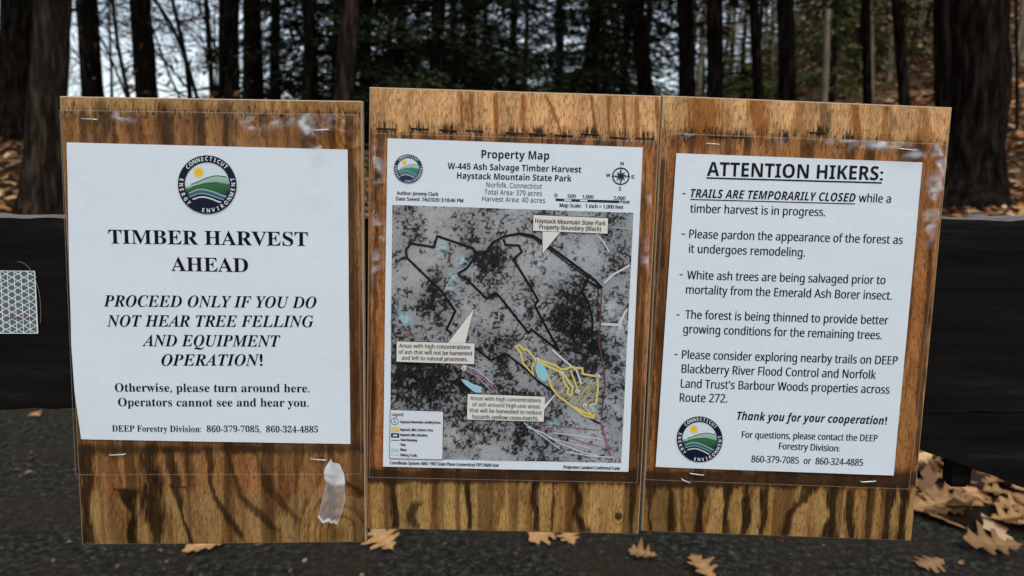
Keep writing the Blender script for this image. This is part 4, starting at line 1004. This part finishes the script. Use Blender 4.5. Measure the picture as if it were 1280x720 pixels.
o_ = circle(493.6, 526.6, 4.3, 24); line(mb, np.concatenate([o_, o_[:1]]), .7, YG, 0, BK); line(mb, [(493, 524), (493, 528), (495.4, 528.2)], .8, YG, 0, BK)
poly(mb, [(488.9,533.6),(499,533.9),(499,540),(488.9,539.7)], YG, 0, (.72,.55,.16)); poly(mb, [(488.9,541.2),(499,541.5),(499,547),(488.9,546.7)], YG, 0, BK); poly(mb, [(491.2,543),(496.8,543.2),(496.8,545.3),(491.2,545.1)], YG - .0001, 0, (.68,.72,.75))
line(mb, [(489,550),(499,550.3)], .9, YG, 0, BK); poly(mb, [(488.9,560.4),(498.6,560.7),(498.6,565),(488.9,564.7)], YG, 0, (.40,.62,.66)); line(mb, [(489,568.4),(492,568.5)], .8, YG, 0, (.2,.35,.38)); line(mb, [(494,568.6),(498,568.8)], .8, YG, 0, (.2,.35,.38))
mb.build('legend', M_print, n2_, color=True)
mb = MB()
for cu, cv, r in ((671,449.4,2.9),(702,466.8,2.7),(722,489,3),(731,506.6,2.7),(748,470,2.4),(580,460,3.2)):
    poly(mb, circle(cu, cv, r, 16), YG - .0004, 0, (.66,.67,.7))
    line(mb, [(cu-.6, cv-1.4), (cu-.6, cv+1.2), (cu+.9, cv+1.2)], .7, YG - .0006, 0, BK)
for w in (.45, -.45): write(mb, 'Norfolk', 'sb', 622 + w, 426 + w, 649 + w, 426.9 + w, 4.6, YG - .0004, 0, (.62,.62,.63))
write(mb, 'Norfolk', 'sb', 622, 426, 649, 426.9, 4.6, YG - .0007, 0, BK, .35)
mb.build('map_symbols', M_print, n2_, color=True)
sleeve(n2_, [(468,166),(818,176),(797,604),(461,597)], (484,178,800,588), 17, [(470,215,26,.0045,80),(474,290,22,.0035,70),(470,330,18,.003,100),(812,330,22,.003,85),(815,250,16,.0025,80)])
# ---- right sheet
n3 = thing('paper_notice', tuple(unproj(968, 590, YP)), 'white attention hikers notice in plain lettering with dashed points under clear plastic', 'notice', 'paper notices on the boards')
sheet(n3, [(845.5,191.5),(1153,203),(1116.5,594),(819.5,583.5)])
mb = MB()
for s, st, u0, v0, u1, v1, cp in (
 ('ATTENTION HIKERS:','sb',883.4,219.6,1102,225.4,17.4),('TRAILS ARE TEMPORARILY CLOSED','sbi',863,246.6,1068.6,252.2,10.6),('while a','s',1073,252.4,1113,253.6,10.6),
 ('timber harvest is in progress.','s',862.5,265.6,1030.8,270.2,10.6),('Please pardon the appearance of the forest as','s',861.4,297.4,1127.5,305,10.6),('it undergoes remodeling.','s',861,315.8,1005.5,320.6,10.6),
 ('White ash trees are being salvaged prior to','s',858.8,348.8,1106,355.2,10.6),('mortality from the Emerald Ash Borer insect.','s',857.4,367,1114,374.6,10.6),
 ('The forest is being thinned to provide better','s',856.5,398.2,1109.5,405.4,10.6),('growing conditions for the remaining trees.','s',854,416.2,1101.5,424,10.6),
 ('Please consider exploring nearby trails on DEEP','s',852.4,448.2,1121,455.6,10.6),('Blackberry River Flood Control and Norfolk','s',851.8,465.8,1094,473.4,10.6),
 ('Land Trust\u2019s Barbour Woods properties across','s',850.8,484.2,1111,491.8,10.6),('Route 272.','s',849.4,501.8,908.5,503,10.6),
 ('Thank you for your cooperation!','sbi',921,524.4,1107,530.4,10.2),('For questions, please contact the DEEP','s',927,546.8,1096,551.4,8.2),('Forestry Division:','s',973.5,561.2,1049,564.2,8.2),('860-379-7085  or  860-324-4885','s',939,577.4,1078,582,8.4)):
    write(mb, s, st, u0, v0, u1, v1, cp, YT, bold=.22 if st == 's' else 0)
q_ = np.linspace(0, 1, 30)[:,None]; line(mb, np.array([883,222.4]) * (1-q_) + np.array([1102,228.6]) * q_, 1.9, YT); line(mb, np.array([863,249.2]) * (1-q_) + np.array([1068.6,254.8]) * q_, 1.2, YT)
for u, v in ((855,242),(854,292.4),(851.5,343.4),(847.5,393.6),(845,443)): line(mb, [(u - 2, v), (u + 2, v + .1)], 1.3, YT)
mb.build('lettering', M_ink, n3)
emblem(n3, 874.5, 548.8, 28.5, YT, (.008,.012,.030))
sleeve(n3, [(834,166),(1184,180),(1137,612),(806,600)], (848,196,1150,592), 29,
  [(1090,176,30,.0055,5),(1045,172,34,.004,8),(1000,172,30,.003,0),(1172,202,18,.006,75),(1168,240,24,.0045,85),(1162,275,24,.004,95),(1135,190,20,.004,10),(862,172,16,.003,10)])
# torn strip hanging from the staple at the foot of the left board
ts = thing('plastic_strip', tuple(unproj(418, 650, YB - .004)), 'torn cloudy plastic strip hanging from a staple below the timber harvest sheet', 'strip')
pth = [(404,576),(408,590),(414,606),(428,622)]
cen = np.array([(418,577),(417,590),(417.5,600),(418.5,606),(418,618),(414,634),(409,652)]); wd = np.array([11,25,26,23,27,27,25.])
rg2 = np.random.default_rng(5)
tt = np.linspace(0, 1, 40); ci = np.stack([np.interp(tt, np.linspace(0, 1, len(cen)), cen[:,i]) for i in range(2)], 1); wi = np.interp(tt, np.linspace(0, 1, len(wd)), wd)
ss = np.linspace(-.5, .5, 14)
UU = ci[:,:1] + wi[:,None] * ss + (tt[:,None] > .02) * 4 * ss[None]**2; VV = ci[:,1:] + ss[None] * 7 + (noise2(ss*9+4, ss*0, 71) - .5)[None] * 7 * (tt[:,None] > .9)
Pq = unproj(UU, VV, YB - .0075); Pq[...,1] -= .0035 * np.sin(tt * 2.6)[:,None] + .002 * np.cos(ss * 5)[None] + (fbm(UU*.12, VV*.12, 72, 2) - .5) * .003
k1 = 15; gf = grid_faces(40, 14)[:, ::-1]
hz = (1.0 - .76 * sstep(.34, .52, tt[:,None] + .10 * ss[None])) * (.55 + .9 * fbm(UU*.10, VV*.07, 74, 3))
hz = np.maximum(hz, .6 * (np.abs(ss[None]) > .44) * (tt[:,None] > .4)); hz = np.maximum(hz, 1.3 * (tt[:,None] > .96) + 0 * ss[None])
mb = MB(); mb.add(Pq, gf, 0, np.repeat(np.clip(hz, .3, 1.85).reshape(-1, 1), 3, 1))
mb.build('torn_film', [M_sleeve], ts, smooth=True, color=True)
# the printed sheets are not dead flat: paper and print share the same slight cockle
def cockle(x, z): return .0026 * (fbm(x * 7 + 50, z * 7 + 50, 90, 2) - .28) + .0009 * (fbm(x * 22 + 50, z * 22 + 50, 94, 2) - .5)
for root in (n1, n2_, n3):
    off = np.array(root.location)
    for ch in root.children:
        if ch.name.startswith('plastic'): continue
        me = ch.data; k = len(me.vertices); co = np.empty(k * 3, np.float32); me.vertices.foreach_get('co', co); co = co.reshape(-1, 3)
        co[:,1] -= np.clip(cockle(co[:,0], co[:,2]), 0, .0016); me.vertices.foreach_set('co', co.ravel()); me.update()
bpy.data.objects.remove(_to); bpy.data.curves.remove(_tc)
